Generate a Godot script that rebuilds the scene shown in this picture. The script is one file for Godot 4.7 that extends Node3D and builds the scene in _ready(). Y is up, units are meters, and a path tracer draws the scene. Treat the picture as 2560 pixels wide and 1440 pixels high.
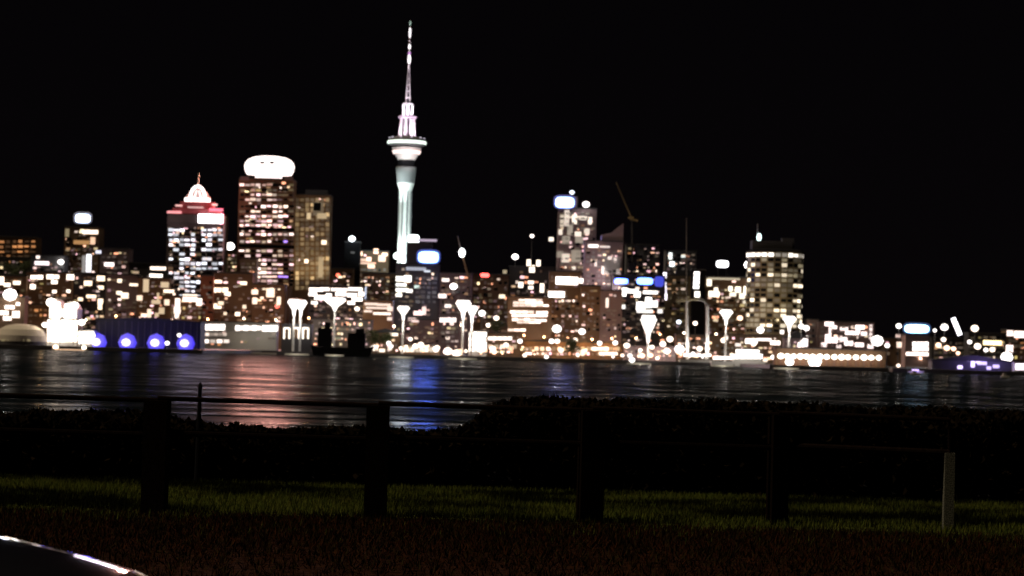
extends Node3D
# A harbour city at night seen across dark water from a lawn with a post and rail fence.

const F := 6136.0            # focal length in pixels of a 2560 pixel wide picture
const EYE := Vector3(0, 6.0, 0)
const GROUND := 4.35         # height of the lawn above the sea
var cam_basis: Basis
var rng := RandomNumberGenerator.new()
var used := {}
var em_cache := {}
var unit_box := BoxMesh.new()
var M := {}

# ------------------------------------------------------------------ helpers
func at(px: float, py: float, depth: float) -> Vector3:
	var d: Vector3 = cam_basis * Vector3(px - 1280.0, 720.0 - py, -F)
	return EYE + d * (depth / -d.z)

func numbered(called: String) -> String:
	if not used.has(called):
		used[called] = 0
		return called
	used[called] += 1
	return "%s_%03d" % [called, used[called]]

func tag(o: Node3D, label: String, category: String, group := "") -> void:
	o.set_meta("label", label)
	o.set_meta("category", category)
	if group != "":
		o.set_meta("group", group)

func thing(called: String, label: String, category: String, where: Vector3, group := "", turn := 0.0) -> Node3D:
	var o := Node3D.new()
	o.name = numbered(called)
	add_child(o)
	o.position = where
	o.rotation.y = turn
	tag(o, label, category, group)
	return o

func part(called: String, mesh: Mesh, m: Material, parent: Node, pos := Vector3.ZERO) -> MeshInstance3D:
	var o := MeshInstance3D.new()
	o.name = called
	o.mesh = mesh
	o.material_override = m
	o.position = pos
	parent.add_child(o, true)
	return o

func struct(called: String, mesh: Mesh, m: Material, pos := Vector3.ZERO) -> MeshInstance3D:
	var o := part(numbered(called), mesh, m, self, pos)
	o.set_meta("kind", "structure")
	return o

func box(called: String, size: Vector3, centre: Vector3, m: Material, parent: Node) -> MeshInstance3D:
	var b := BoxMesh.new()
	b.size = size
	return part(called, b, m, parent, centre)

func pane(called: String, size: Vector3, centre: Vector3, m: Material, parent: Node) -> MeshInstance3D:
	var o := part(called, unit_box, m, parent, centre)
	o.scale = size
	return o

func mat(c: Color, rough := 0.8, metal := 0.0) -> StandardMaterial3D:
	var m := StandardMaterial3D.new()
	m.albedo_color = c.linear_to_srgb()
	m.roughness = rough
	m.metallic = metal
	return m

# a glowing material; the colour is linear
func glow(c: Color, energy: float) -> StandardMaterial3D:
	if energy >= 0.8 and c.r >= c.g and c.g > c.b:
		c.b = lerpf(c.b, c.g * 0.92, 0.38)
	var key := "%s %.2f" % [c.to_html(), energy]
	if not em_cache.has(key):
		var m := mat(Color(0.3, 0.3, 0.3), 0.5)
		m.emission_enabled = true
		m.emission = c.linear_to_srgb()
		m.emission_energy_multiplier = energy
		em_cache[key] = m
	return em_cache[key]

# a shape turned about the y axis; profile holds (radius, height) pairs going up
func lathe(profile: Array, seg := 24) -> ArrayMesh:
	var st := SurfaceTool.new()
	st.begin(Mesh.PRIMITIVE_TRIANGLES)
	st.set_smooth_group(-1)
	for i in profile.size() - 1:
		var a: Vector2 = profile[i]
		var b: Vector2 = profile[i + 1]
		for k in seg:
			var t0 := TAU * k / seg
			var t1 := TAU * (k + 1) / seg
			var p00 := Vector3(a.x * cos(t0), a.y, a.x * sin(t0))
			var p01 := Vector3(a.x * cos(t1), a.y, a.x * sin(t1))
			var p10 := Vector3(b.x * cos(t0), b.y, b.x * sin(t0))
			var p11 := Vector3(b.x * cos(t1), b.y, b.x * sin(t1))
			if a.x > 0.0001:
				for p in [p00, p01, p11]:
					st.add_vertex(p)
			if b.x > 0.0001:
				for p in [p00, p11, p10]:
					st.add_vertex(p)
	st.generate_normals()
	return st.commit()

# a straight bar between two points with its own radii
func bar(a: Vector3, b: Vector3, r0: float, r1: float, seg := 8) -> ArrayMesh:
	var st := SurfaceTool.new()
	st.begin(Mesh.PRIMITIVE_TRIANGLES)
	st.set_smooth_group(-1)
	var w := (b - a).normalized()
	var u := w.cross(Vector3(0.31, 0.2, 0.93)).normalized()
	var v := w.cross(u)
	for k in seg:
		var t0 := TAU * k / seg
		var t1 := TAU * (k + 1) / seg
		var d0 := u * cos(t0) + v * sin(t0)
		var d1 := u * cos(t1) + v * sin(t1)
		for p in [a + d0 * r0, b + d1 * r1, a + d1 * r0, a + d0 * r0, b + d0 * r1, b + d1 * r1, a, a + d0 * r0, a + d1 * r0, b, b + d1 * r1, b + d0 * r1]:
			st.add_vertex(p)
	st.generate_normals()
	return st.commit()

# an outline in x and y pushed back along z (convex or concave), from z = 0 to z = -depth
func slab(outline: PackedVector2Array, depth: float) -> ArrayMesh:
	var st := SurfaceTool.new()
	st.begin(Mesh.PRIMITIVE_TRIANGLES)
	st.set_smooth_group(-1)
	var o := outline
	if not Geometry2D.is_polygon_clockwise(o):
		o.reverse()
	var tri := Geometry2D.triangulate_polygon(o)
	for i in range(0, tri.size(), 3):
		var q := [o[tri[i]], o[tri[i + 1]], o[tri[i + 2]]]
		if (q[1] - q[0]).cross(q[2] - q[0]) > 0:
			q.reverse()
		for p in q:
			st.add_vertex(Vector3(p.x, p.y, 0))
		q.reverse()
		for p in q:
			st.add_vertex(Vector3(p.x, p.y, -depth))
	for i in o.size():
		var a := o[i]
		var b := o[(i + 1) % o.size()]
		for p in [Vector3(a.x, a.y, 0), Vector3(a.x, a.y, -depth), Vector3(b.x, b.y, 0), Vector3(b.x, b.y, 0), Vector3(a.x, a.y, -depth), Vector3(b.x, b.y, -depth)]:
			st.add_vertex(p)
	st.generate_normals()
	return st.commit()

func omni(where: Vector3, c: Color, energy: float, size := 1.0) -> void:
	var l := OmniLight3D.new()
	l.name = numbered("lamp_light")
	l.light_color = c.linear_to_srgb()
	l.light_energy = energy
	l.light_size = size
	l.omni_range = 400
	l.omni_attenuation = 2.0
	l.shadow_enabled = true
	add_child(l)
	l.position = where

func spot(where: Vector3, target: Vector3, c: Color, energy: float, angle: float, size := 1.0) -> void:
	var l := SpotLight3D.new()
	l.name = numbered("floodlight_beam")
	l.light_color = c.linear_to_srgb()
	l.light_energy = energy
	l.light_size = size
	l.spot_range = 600
	l.spot_attenuation = 2.0
	l.spot_angle = angle
	l.spot_angle_attenuation = 0.6
	l.shadow_enabled = true
	add_child(l)
	l.look_at_from_position(where, target, Vector3.UP if absf((target - where).normalized().y) < 0.99 else Vector3.BACK)

func grain(c: Color, dark: float, period: float, rough := 0.85, sd := 1) -> StandardMaterial3D:
	var n := FastNoiseLite.new()
	n.seed = sd
	n.frequency = 0.02
	n.fractal_octaves = 5
	var t := NoiseTexture2D.new()
	t.width = 512
	t.height = 512
	t.seamless = true
	t.noise = n
	var g := Gradient.new()
	g.set_color(0, (c * dark).linear_to_srgb())
	g.set_color(1, c.linear_to_srgb())
	g.set_offset(0, 0.25)
	g.set_offset(1, 0.75)
	t.color_ramp = g
	var m := StandardMaterial3D.new()
	m.albedo_texture = t
	m.roughness = rough
	m.metallic_specular = 0.15
	m.uv1_triplanar = true
	m.uv1_world_triplanar = true
	m.uv1_scale = Vector3.ONE / period
	return m

# ------------------------------------------------------------------ buildings
# the front face spans px xl..xr and rises to py yt at that depth; the thing's base lies at sea level
func building(called: String, label: String, xl: float, xr: float, yt: float, depth: float, back: float, wall: Material, category := "building", roof := 0.0) -> Node3D:
	var a := at(xl, yt, depth)
	var b := at(xr, yt, depth)
	var top := (a.y + b.y) / 2.0
	var w := b.x - a.x
	var o := thing(called, label, category, Vector3((a.x + b.x) / 2.0, 0, -depth))
	box("wall", Vector3(w, top, back), Vector3(0, top / 2.0, -back / 2.0), wall, o)
	box("roof", Vector3(w + 1.0, 1.2, back + 1.0), Vector3(0, top + 0.6, -back / 2.0), M.roof, o)
	if roof > 0.0:
		box("plant_room", Vector3(w * roof, 5.0, back * 0.5), Vector3(w * 0.08, top + 3.7, -back / 2.0), M.roof, o)
	o.set_meta("top", top)
	o.set_meta("wide", w)
	if xr - xl < 150 and depth > 2430 and wall != M.black:
		fine_windows(o, xl + 3, minf(xr - 3, 2590), yt + 6, minf(yt + 190, 838 + (xl - 500) * 0.02), 0.16, 1.4)
	return o

# small irregular windows over a whole front
func fine_windows(o: Node3D, x0: float, x1: float, y0: float, y1: float, share: float, bright: float) -> void:
	var pitch_x := rng.randf_range(8.5, 11.5)
	var pitch_y := rng.randf_range(9.0, 12.5)
	var rows := int((y1 - y0) / pitch_y)
	var cols := int((x1 - x0) / pitch_x)
	for r in rows:
		var mood := rng.randf()
		for c in cols:
			var q := rng.randf() * 0.7 + mood * 0.3
			var e := 0.0
			if q < share + 0.08:
				e = [0.6, 1.0, 1.5][rng.randi() % 3] * bright
			elif q < share + 0.26:
				e = [0.05, 0.1, 0.2, 0.3][rng.randi() % 4]
			if e > 0.0:
				lit(o, "window", x0 + (c + rng.randf_range(0.3, 0.7)) * pitch_x, y0 + (r + rng.randf_range(0.35, 0.6)) * pitch_y, pitch_x * rng.randf_range(0.35, 1.0), pitch_y * rng.randf_range(0.3, 0.6), glow(tint(["warm", "warm", "pink", "orange"][rng.randi() % 4]), e), 0.05)

# a glowing or dark pane on a building's front, given in picture units
func lit(o: Node3D, called: String, px: float, py: float, w: float, h: float, m: Material, proud := 0.15) -> MeshInstance3D:
	var depth := -o.position.z
	var p := at(px, py, depth) - o.position
	var k := depth / F
	return pane(called, Vector3(w * k, h * k, 0.3), Vector3(p.x, p.y, proud), m, o)

func tint(kind: String) -> Color:
	match kind:
		"warm": return Color(1.0, [0.66, 0.54, 0.78][rng.randi() % 3], [0.42, 0.26, 0.62][rng.randi() % 3])
		"orange": return Color(1.0, 0.40, 0.13)
		"cool": return Color([0.86, 0.95][rng.randi() % 2], 0.9, 1.0)
		"yellow": return Color(1.0, 0.76, [0.34, 0.48][rng.randi() % 2])
		"pink": return Color(1.0, [0.62, 0.74][rng.randi() % 2], [0.52, 0.66][rng.randi() % 2])
	return Color(1.0, 0.9, 0.8)

func strength(bright: float) -> float:
	return [0.4, 0.7, 1.1, 1.6][rng.randi() % 4] * bright

# rows and columns of windows over a stretch of a front: some bright, some dim, some dark
func grid(o: Node3D, x0: float, x1: float, y0: float, y1: float, cols: int, rows: int, share: float, kind: String, bright := 1.6, dim := 0.35, wf := 0.72, hf := 0.5) -> void:
	var cw := (x1 - x0) / cols
	var ch := (y1 - y0) / rows
	for r in rows:
		var run := rng.randf()
		for c in cols:
			var q := rng.randf() * 0.65 + run * 0.35
			var m: Material = M.pane
			if q < share:
				m = glow(tint(kind), strength(bright))
			elif q < share + dim:
				m = glow(tint(kind), [0.02, 0.04, 0.08][rng.randi() % 3])  # dim panes added to fill the front with a faint brown glow
			elif rng.randf() < 0.55:
				continue
			lit(o, "window", x0 + (c + rng.randf_range(0.4, 0.6)) * cw, y0 + (r + rng.randf_range(0.42, 0.58)) * ch, cw * wf * rng.randf_range(0.5, 1.25), ch * hf * rng.randf_range(0.6, 1.2), m)

# windows given row by row: # bright, o mid, - dim, p violet, dot none
func rows_of(o: Node3D, x0: float, x1: float, rows: Array, kind: String, bright: float, high: float) -> void:
	for r in rows:
		var s: String = r[1]
		var cw := (x1 - x0) / s.length()
		for i in s.length():
			var m: Material = M.pane
			match s[i]:
				"#": m = glow(tint(kind), strength(bright))
				"o": m = glow(tint("warm"), 0.5)
				"-": m = glow(tint("warm"), 0.08)
				"p": m = glow(Color(0.45, 0.25, 1.0), 1.8)
			lit(o, "window", x0 + (i + rng.randf_range(0.42, 0.58)) * cw, r[0] + rng.randf_range(-0.8, 0.8), cw * rng.randf_range(0.6, 1.0), high * rng.randf_range(0.6, 1.15), m)

# ------------------------------------------------------------------ lamps
const ORD := ["first", "second", "third", "fourth", "fifth", "sixth", "seventh", "eighth", "ninth", "tenth", "eleventh", "twelfth", "thirteenth", "fourteenth", "fifteenth", "sixteenth", "seventeenth", "eighteenth"]
const TENS := ["", "", "twenty", "thirty", "forty"]

func nth(i: int) -> String:
	if i < 18:
		return ORD[i]
	if i == 18:
		return "nineteenth"
	var n := i + 1
	if n % 10 == 0:
		return TENS[int(n / 10.0)].trim_suffix("y") + "ieth"
	return TENS[int(n / 10.0)] + "-" + ORD[n % 10 - 1]

var globe: ArrayMesh

func lamp(called: String, label: String, px: float, py: float, size: float, depth: float, c: Color, energy: float, light: float, group := "", foot_py := -1.0) -> Node3D:
	var k := depth / F
	var head := at(px, py, depth)
	var foot := 3.4 if foot_py < 0.0 else at(px, foot_py, depth).y
	var o := thing(called, label, "lamp", Vector3(head.x, foot, head.z), group)
	var high := head.y - foot
	var r := size * k * 0.5
	if high > r + 0.5:
		var pole := CylinderMesh.new()
		pole.top_radius = 0.16
		pole.bottom_radius = 0.28
		pole.height = high - r
		pole.radial_segments = 8
		pole.rings = 1
		part("pole", pole, M.pole, o, Vector3(0, (high - r) / 2.0, 0))
	var h := part("lamp_head", globe, glow(c, energy), o, Vector3(0, high, 0))
	h.scale = Vector3(r, r * 0.85, r)
	if light > 0.0:
		omni(head + Vector3(0, -r * 0.3, r + 0.6), c, light, 0.6)
	return o

# a tall port mast: tapered pole, flared lantern of floodlights
func high_mast(label: String, px: float, y_top: float, y_neck: float, y_base: float, wide: float, depth: float, c: Color, energy: float, light: float) -> void:
	var k := depth / F
	var head := at(px, y_top, depth)
	var foot := at(px, y_base, depth)
	var o := thing("high_mast_light", label, "light mast", Vector3(head.x, foot.y, head.z), "tall floodlight masts along the port")
	var high := head.y - foot.y
	var neck := (y_neck - y_top) * k
	var r := wide * k * 0.5
	part("pole", lathe([Vector2(1.1, 0), Vector2(0.95, high * 0.4), Vector2(0.9, high - neck), Vector2(0.0, high - neck)], 12), M.white, o)
	part("lantern", lathe([Vector2(0.95, high - neck), Vector2(r * 0.30, high - neck * 0.66), Vector2(r * 0.66, high - neck * 0.48), Vector2(r * 0.93, high - neck * 0.32), Vector2(r, high - neck * 0.18), Vector2(r * 0.86, high - neck * 0.06)], 20), glow(c, energy), o)
	part("lantern_cap", lathe([Vector2(r * 0.86, high - neck * 0.06), Vector2(r * 0.6, high - 0.3), Vector2(r * 0.3, high), Vector2(0, high + 0.1)], 20), M.roof, o)
	for i in 6:
		var t := TAU * i / 6.0 + 0.3
		var q := part("lamp_head", globe, glow(c, energy * 1.4), o, Vector3(cos(t) * r * 0.95, high - neck * 0.22, sin(t) * r * 0.95))
		q.scale = Vector3(1.3, 1.0, 1.3)
	box("footing", Vector3(3.4, 1.2, 3.4), Vector3(0, 0.0, 0), M.concrete, o)
	omni(Vector3(head.x + 1.5, head.y - neck - 4.0, head.z + r + 2.0), c, light * 0.8, 1.0)
	spot(Vector3(head.x, head.y - neck * 0.5, head.z + r + 2.0), Vector3(head.x, 0, head.z + 18.0), c, light * 3.0, 30.0, 1.0)

# unseen area light added before a glowing front to strengthen its water reflection
func reflection_light(px: float, py: float, depth: float, w: float, h: float, c: Color, radiance: float) -> void:
	var k := depth / F
	var l := AreaLight3D.new()
	l.name = numbered("reflection_light")
	l.area_size = Vector2(w * k, h * k)
	l.light_color = c.linear_to_srgb()
	l.light_energy = 4.2 * radiance * w * k * h * k / PI
	l.area_range = 4000
	l.shadow_enabled = true
	add_child(l)
	l.position = at(px, py, depth)
	l.rotation.y = PI

# an upright panel with well rounded ends, its front at z = 0
func rounded(w: float, h: float, deep: float) -> ArrayMesh:
	var pts := PackedVector2Array()
	for i in 28:
		var t := TAU * i / 28.0
		pts.append(Vector2(signf(cos(t)) * pow(absf(cos(t)), 0.55) * w / 2.0, signf(sin(t)) * pow(absf(sin(t)), 0.55) * h / 2.0))
	return slab(pts, deep)

func sign_box(called: String, label: String, px: float, py: float, w: float, h: float, depth: float, c: Color, energy: float, legs := 4.0, light := 0.0, rim := Color(0, 0, 0)) -> void:
	var k := depth / F
	var p := at(px, py, depth)
	var o := thing(called, label, "sign", p - Vector3(0, h * k / 2.0 + legs, 0))
	part("casing", rounded(w * k + 0.8, h * k + 0.8, 1.2), M.roof, o, Vector3(0, h * k / 2.0 + legs, -0.4))
	part("light_panel", rounded(w * k, h * k, 0.4), glow(c, energy), o, Vector3(0, h * k / 2.0 + legs, 0.2))
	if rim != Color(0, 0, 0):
		part("halo_panel", rounded((w + 10) * k, (h + 9) * k, 0.3), glow(rim, 0.4), o, Vector3(0, h * k / 2.0 + legs + 1.0 * k, -0.06))  # glowing surround that paints a halo round the sign
	if legs > 0.0:
		for s in [-1, 1]:
			box("leg", Vector3(0.5, legs, 0.5), Vector3(s * w * k * 0.35, legs / 2.0, -0.9), M.roof, o)
	if light > 0.0:
		reflection_light(px, py, depth - 1.0, w, h, c if rim == Color(0, 0, 0) else rim, light)

# ------------------------------------------------------------------ the scene
func _ready() -> void:
	rng.seed = 20241
	var pitch := deg_to_rad(1.54)
	var roll := deg_to_rad(1.55)
	cam_basis = Basis.from_euler(Vector3(pitch, 0, roll))
	var cam := Camera3D.new()
	cam.name = "camera"
	cam.transform = Transform3D(cam_basis, EYE)
	cam.fov = 13.385
	cam.near = 0.1
	cam.far = 14000
	var look := CameraAttributesPhysical.new()
	look.frustum_focal_length = 12.0 / tan(deg_to_rad(13.385) / 2.0)
	look.frustum_near = 0.1
	look.frustum_far = 14000
	look.frustum_focus_distance = 17.0
	look.exposure_aperture = 6.6
	cam.attributes = look
	add_child(cam)
	cam.current = true

	var env := Environment.new()
	env.background_mode = Environment.BG_SKY
	var sky_mat := ProceduralSkyMaterial.new()
	sky_mat.sky_top_color = Color(0.0008, 0.0007, 0.0011).linear_to_srgb()
	sky_mat.sky_horizon_color = Color(0.0022, 0.0016, 0.0020).linear_to_srgb()
	sky_mat.sky_curve = 0.12
	sky_mat.ground_bottom_color = Color(0.0008, 0.0007, 0.0008).linear_to_srgb()
	sky_mat.ground_horizon_color = Color(0.0016, 0.0012, 0.0014).linear_to_srgb()
	sky_mat.sun_angle_max = 0.5
	var sky := Sky.new()
	sky.sky_material = sky_mat
	env.sky = sky
	env.tonemap_mode = Environment.TONE_MAPPER_LINEAR
	env.tonemap_exposure = 1.0
	env.sdfgi_enabled = true
	env.ssao_enabled = true
	env.ssil_enabled = true
	var we := WorldEnvironment.new()
	we.name = "environment"
	we.environment = env
	add_child(we)

	var moon := DirectionalLight3D.new()
	moon.name = "moon"
	moon.light_color = Color(1.0, 0.80, 0.55).linear_to_srgb()
	moon.light_energy = 0.5
	moon.light_angular_distance = 1.0
	moon.shadow_enabled = true
	moon.rotation = Vector3(deg_to_rad(-62), deg_to_rad(-80), 0)
	moon.sky_mode = DirectionalLight3D.SKY_MODE_LIGHT_ONLY
	add_child(moon)

	materials()
	setting()
	sky_tower()
	crown_tower()
	red_roof_tower()
	skyline_left()
	skyline_middle()
	skyline_right()
	waterfront()
	port_masts()
	lamps()
	foreground()
	parked_car()

func materials() -> void:
	M.concrete = grain(Color(0.30, 0.28, 0.26), 0.75, 9.0)
	M.brown = grain(Color(0.30, 0.20, 0.13), 0.75, 9.0, 0.85, 2)
	M.mauve = grain(Color(0.34, 0.26, 0.27), 0.8, 9.0, 0.85, 3)
	M.grey = mat(Color(0.16, 0.16, 0.17))
	M.dark = mat(Color(0.07, 0.065, 0.07), 0.6)
	M.olive = mat(Color(0.26, 0.22, 0.13))
	M.brick = mat(Color(0.26, 0.09, 0.05))
	M.roof = mat(Color(0.05, 0.05, 0.055), 0.7)
	M.white = mat(Color(0.72, 0.71, 0.68), 0.6)
	M.pane = mat(Color(0.015, 0.016, 0.018), 0.15)
	M.pole = mat(Color(0.12, 0.12, 0.12), 0.6)
	M.steel = mat(Color(0.35, 0.35, 0.36), 0.5)
	M.black = mat(Color(0.012, 0.012, 0.014), 0.8)
	M.black.metallic_specular = 0.1
	globe = lathe([Vector2(0, -1), Vector2(0.7, -0.7), Vector2(1, 0), Vector2(0.7, 0.7), Vector2(0, 1)], 10)

# wind waves with crests mostly along x: a tileable normal map summed from plane waves; slope is the rms slope along z
func wave_normals(size: int, slope: float) -> ImageTexture:
	var r := RandomNumberGenerator.new()
	r.seed = 91
	var kx := PackedFloat32Array()
	var kz := PackedFloat32Array()
	var am := PackedFloat32Array()
	var ph := PackedFloat32Array()
	var power := 0.0
	for i in 36:
		var fz := int(round(13.0 * pow(6.0, r.randf())))
		var fx := int(round(fz * r.randfn(0.0, 0.28)))
		var a := pow(13.0 / fz, 0.4)
		kx.append(TAU * fx / size)
		kz.append(TAU * fz / size)
		am.append(a)
		ph.append(r.randf() * TAU)
		power += a * a * 0.5
	var gain := slope / sqrt(power)
	var im := Image.create(size, size, false, Image.FORMAT_RGB8)
	for y in size:
		for x in size:
			var sx := 0.0
			var sz := 0.0
			for i in 36:
				var c := am[i] * cos(kx[i] * x + kz[i] * y + ph[i])
				sz += c
				sx += c * kx[i] / kz[i]
			var nn := Vector3(-sx * gain, -sz * gain, 1.0).normalized()
			im.set_pixel(x, y, Color(nn.x * 0.5 + 0.5, nn.y * 0.5 + 0.5, nn.z * 0.5 + 0.5))
	return ImageTexture.create_from_image(im)

func setting() -> void:
	# the harbour
	var water := PlaneMesh.new()
	water.size = Vector2(12000, 9000)
	var wm := StandardMaterial3D.new()
	wm.albedo_color = Color(0.004, 0.006, 0.008).linear_to_srgb()
	wm.roughness = 0.36
	wm.metallic_specular = 0.002
	var t := wave_normals(320, 0.12)
	var n := FastNoiseLite.new()
	n.seed = 6
	n.frequency = 0.022
	n.fractal_octaves = 4
	var rt := NoiseTexture2D.new()
	rt.width = 512
	rt.height = 512
	rt.seamless = true
	rt.noise = n
	var ramp := Gradient.new()
	ramp.set_offset(0, 0.32)
	ramp.set_color(0, Color(0.42, 0.42, 0.42))
	ramp.set_offset(1, 0.68)
	ramp.set_color(1, Color(1, 1, 1))
	rt.color_ramp = ramp
	wm.roughness_texture = rt
	wm.normal_enabled = true
	wm.normal_texture = t
	wm.normal_scale = 1.0
	wm.uv1_triplanar = true
	wm.uv1_world_triplanar = true
	wm.uv1_scale = Vector3.ONE / 290.0
	struct("water", water, wm, Vector3(0, 0, -4540))
	# land under the city, rising behind the quays
	var st := SurfaceTool.new()
	st.begin(Mesh.PRIMITIVE_TRIANGLES)
	st.set_smooth_group(-1)
	var prof := [[2225.0, -3.0], [2225.5, 3.2], [2480.0, 4.0], [2620.0, 12.0], [2760.0, 30.0], [3000.0, 44.0], [3600.0, 30.0], [7000.0, 20.0]]
	for i in prof.size() - 1:
		for j in 24:
			var x0 := -6000.0 + 500.0 * j
			var x1 := x0 + 500.0
			var a: Array = prof[i]
			var b: Array = prof[i + 1]
			var h := func(x: float, y: float) -> float: return y if y < 5.0 else 4.0 + (y - 4.0) * (0.75 + 0.25 * cos(x / 420.0)) * (1.0 if x < 300.0 else clampf(1.0 - (x - 300.0) / 500.0, 0.15, 1.0))
			var q := [Vector3(x0, h.call(x0, a[1]), -a[0]), Vector3(x0, h.call(x0, b[1]), -b[0]), Vector3(x1, h.call(x1, b[1]), -b[0]), Vector3(x1, h.call(x1, a[1]), -a[0])]
			for p in [q[0], q[1], q[2], q[0], q[2], q[3]]:
				st.add_vertex(p)
	st.generate_normals()
	struct("city_ground", st.commit(), M.dark)

func sky_tower() -> void:
	var D := 2700.0
	var k := D / F
	var foot := at(1010, 612, D)
	var o := thing("observation_tower", "slender white concrete observation tower with flared pod and tall spire", "tower", Vector3(foot.x, 0, -D))
	var y := func(py: float) -> float: return at(1012, py, D).y
	var conc := mat(Color(0.62, 0.64, 0.62), 0.7)
	var steel := mat(Color(0.62, 0.58, 0.62), 0.5)
	# shaft with a gentle taper and eight upright ribs
	part("shaft", lathe([Vector2(18 * k, 0), Vector2(16.5 * k, y.call(612)), Vector2(15.0 * k, y.call(560)), Vector2(15.0 * k, y.call(490)), Vector2(16.5 * k, y.call(474)), Vector2(21.5 * k, y.call(458))], 32), conc, o)
	for i in 8:
		var t := TAU * (i + 0.5) / 8.0
		var rib := box("rib", Vector3(1.2, y.call(478), 1.6), Vector3(cos(t) * 15.6 * k, y.call(478) / 2.0, sin(t) * 15.6 * k), M.grey, o)
		rib.rotation.y = -t
	part("collar", lathe([Vector2(21.5 * k, y.call(458)), Vector2(26 * k, y.call(419)), Vector2(24 * k, y.call(417)), Vector2(0, y.call(417))], 32), mat(Color(0.15, 0.155, 0.16), 0.7), o)
	part("pod_neck", lathe([Vector2(21 * k, y.call(418)), Vector2(21 * k, y.call(398))], 32), M.black, o)
	part("pod_bowl", lathe([Vector2(0, y.call(401)), Vector2(22 * k, y.call(400)), Vector2(27 * k, y.call(390)), Vector2(35 * k, y.call(374)), Vector2(37 * k, y.call(370))], 40), mat(Color(0.66, 0.58, 0.58), 0.6), o)
	part("window", lathe([Vector2(33.5 * k, y.call(385)), Vector2(36.4 * k, y.call(377))], 40), glow(Color(1.0, 0.80, 0.74), 1.3), o)
	part("soffit", lathe([Vector2(37 * k, y.call(370)), Vector2(30 * k, y.call(368)), Vector2(44 * k, y.call(363)), Vector2(48 * k, y.call(361))], 40), M.grey, o)
	part("light_ring", lathe([Vector2(48 * k, y.call(361)), Vector2(49 * k, y.call(356)), Vector2(47.5 * k, y.call(353))], 48), glow(Color(0.86, 1.0, 0.88), 1.7), o)
	part("pod_roof", lathe([Vector2(47.5 * k, y.call(353)), Vector2(45 * k, y.call(347)), Vector2(24 * k, y.call(341)), Vector2(0, y.call(340))], 40), M.grey, o)
	for i in 10:
		var t := TAU * i / 10.0
		part("deck_lamp", globe, glow(Color(0.9, 0.82, 1.0), 0.8), o, Vector3(cos(t) * 43 * k, y.call(346) + 0.4, sin(t) * 43 * k)).scale = Vector3(1.2, 0.8, 1.2)
	part("core", lathe([Vector2(11 * k, y.call(342)), Vector2(9 * k, y.call(297))], 16), M.dark, o)
	for i in 8:
		var t := TAU * (i + 0.25) / 8.0
		var d := Vector3(cos(t), 0, sin(t))
		part("column", bar(d * 18.5 * k + Vector3(0, y.call(341), 0), d * 15 * k + Vector3(0, y.call(297), 0), 1.9, 1.6), steel, o)
	part("upper_deck", lathe([Vector2(0, y.call(297)), Vector2(21 * k, y.call(297)), Vector2(24 * k, y.call(292)), Vector2(20 * k, y.call(289)), Vector2(0, y.call(288))], 32), mat(Color(0.45, 0.36, 0.46), 0.6), o)
	for i in 6:
		var t := TAU * (i + 0.5) / 6.0
		var d := Vector3(cos(t), 0, sin(t))
		part("column", bar(d * 11.5 * k + Vector3(0, y.call(288), 0), d * 12.5 * k + Vector3(0, y.call(262), 0), 1.6, 1.5), steel, o)
	part("mast_core", lathe([Vector2(6 * k, y.call(288)), Vector2(5.5 * k, y.call(258))], 12), M.dark, o)
	part("mast_collar", lathe([Vector2(0, y.call(263)), Vector2(13.5 * k, y.call(262)), Vector2(13 * k, y.call(258)), Vector2(0, y.call(257))], 24), steel, o)
	for i in 4:
		var t := TAU * (i + 0.5) / 4.0
		var d := Vector3(cos(t), 0, sin(t))
		part("mast_leg", bar(d * 7.0 * k + Vector3(0, y.call(258), 0), d * 2.2 * k + Vector3(0, y.call(170), 0), 0.55, 0.45), steel, o)
	for i in 5:
		part("mast_ring", lathe([Vector2((6.4 - i * 0.9) * k, y.call(245 - i * 16)), Vector2((6.4 - i * 0.9) * k, y.call(243 - i * 16))], 12), steel, o)
	part("spire", lathe([Vector2(2.6 * k, y.call(175)), Vector2(2.2 * k, y.call(120)), Vector2(1.2 * k, y.call(70)), Vector2(0.3 * k, y.call(50))], 10), steel, o)
	for b in [[82, 16.0, 2.8, 1.8], [117, 9.0, 3.0, 2.0], [148, 14.0, 3.8, 2.4]]:
		var s := part("mast_light", globe, glow(Color(1.0, 0.92, 0.95), b[3]), o, Vector3(0, y.call(b[0]), 0))
		s.scale = Vector3(b[2] * k, b[1] * k, b[2] * k)
	part("mast_light", globe, glow(Color(0.75, 0.25, 0.9), 0.7), o, Vector3(0, y.call(133), 0)).scale = Vector3(4 * k, 4 * k, 4 * k)
	part("mast_light", globe, glow(Color(0.6, 0.9, 0.75), 0.5), o, Vector3(0, y.call(58), 0)).scale = Vector3(2 * k, 7 * k, 2 * k)
	# floodlights: on roofs around the shaft, on the collar and on the pod roof
	var cyan := Color(0.84, 1.0, 0.97)
	var P := o.position
	for s in [[-70.0, 75.0], [60.0, 80.0]]:
		var q := P + Vector3(s[0], 92, s[1])
		spot(q, P + Vector3(0, 150, 0), cyan, 19000, 32, 2.0)
	spot(P + Vector3(-12, 96, 60), P + Vector3(0, 105, 0), cyan, 17000, 28, 2.0)
	spot(P + Vector3(-30, y.call(500), 40), P + Vector3(0, y.call(462), 0), cyan, 5500, 24, 1.0)
	spot(P + Vector3(10, y.call(440), 60), P + Vector3(0, y.call(380), 0), Color(1.0, 0.86, 0.84), 3000, 22, 1.0)
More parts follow.
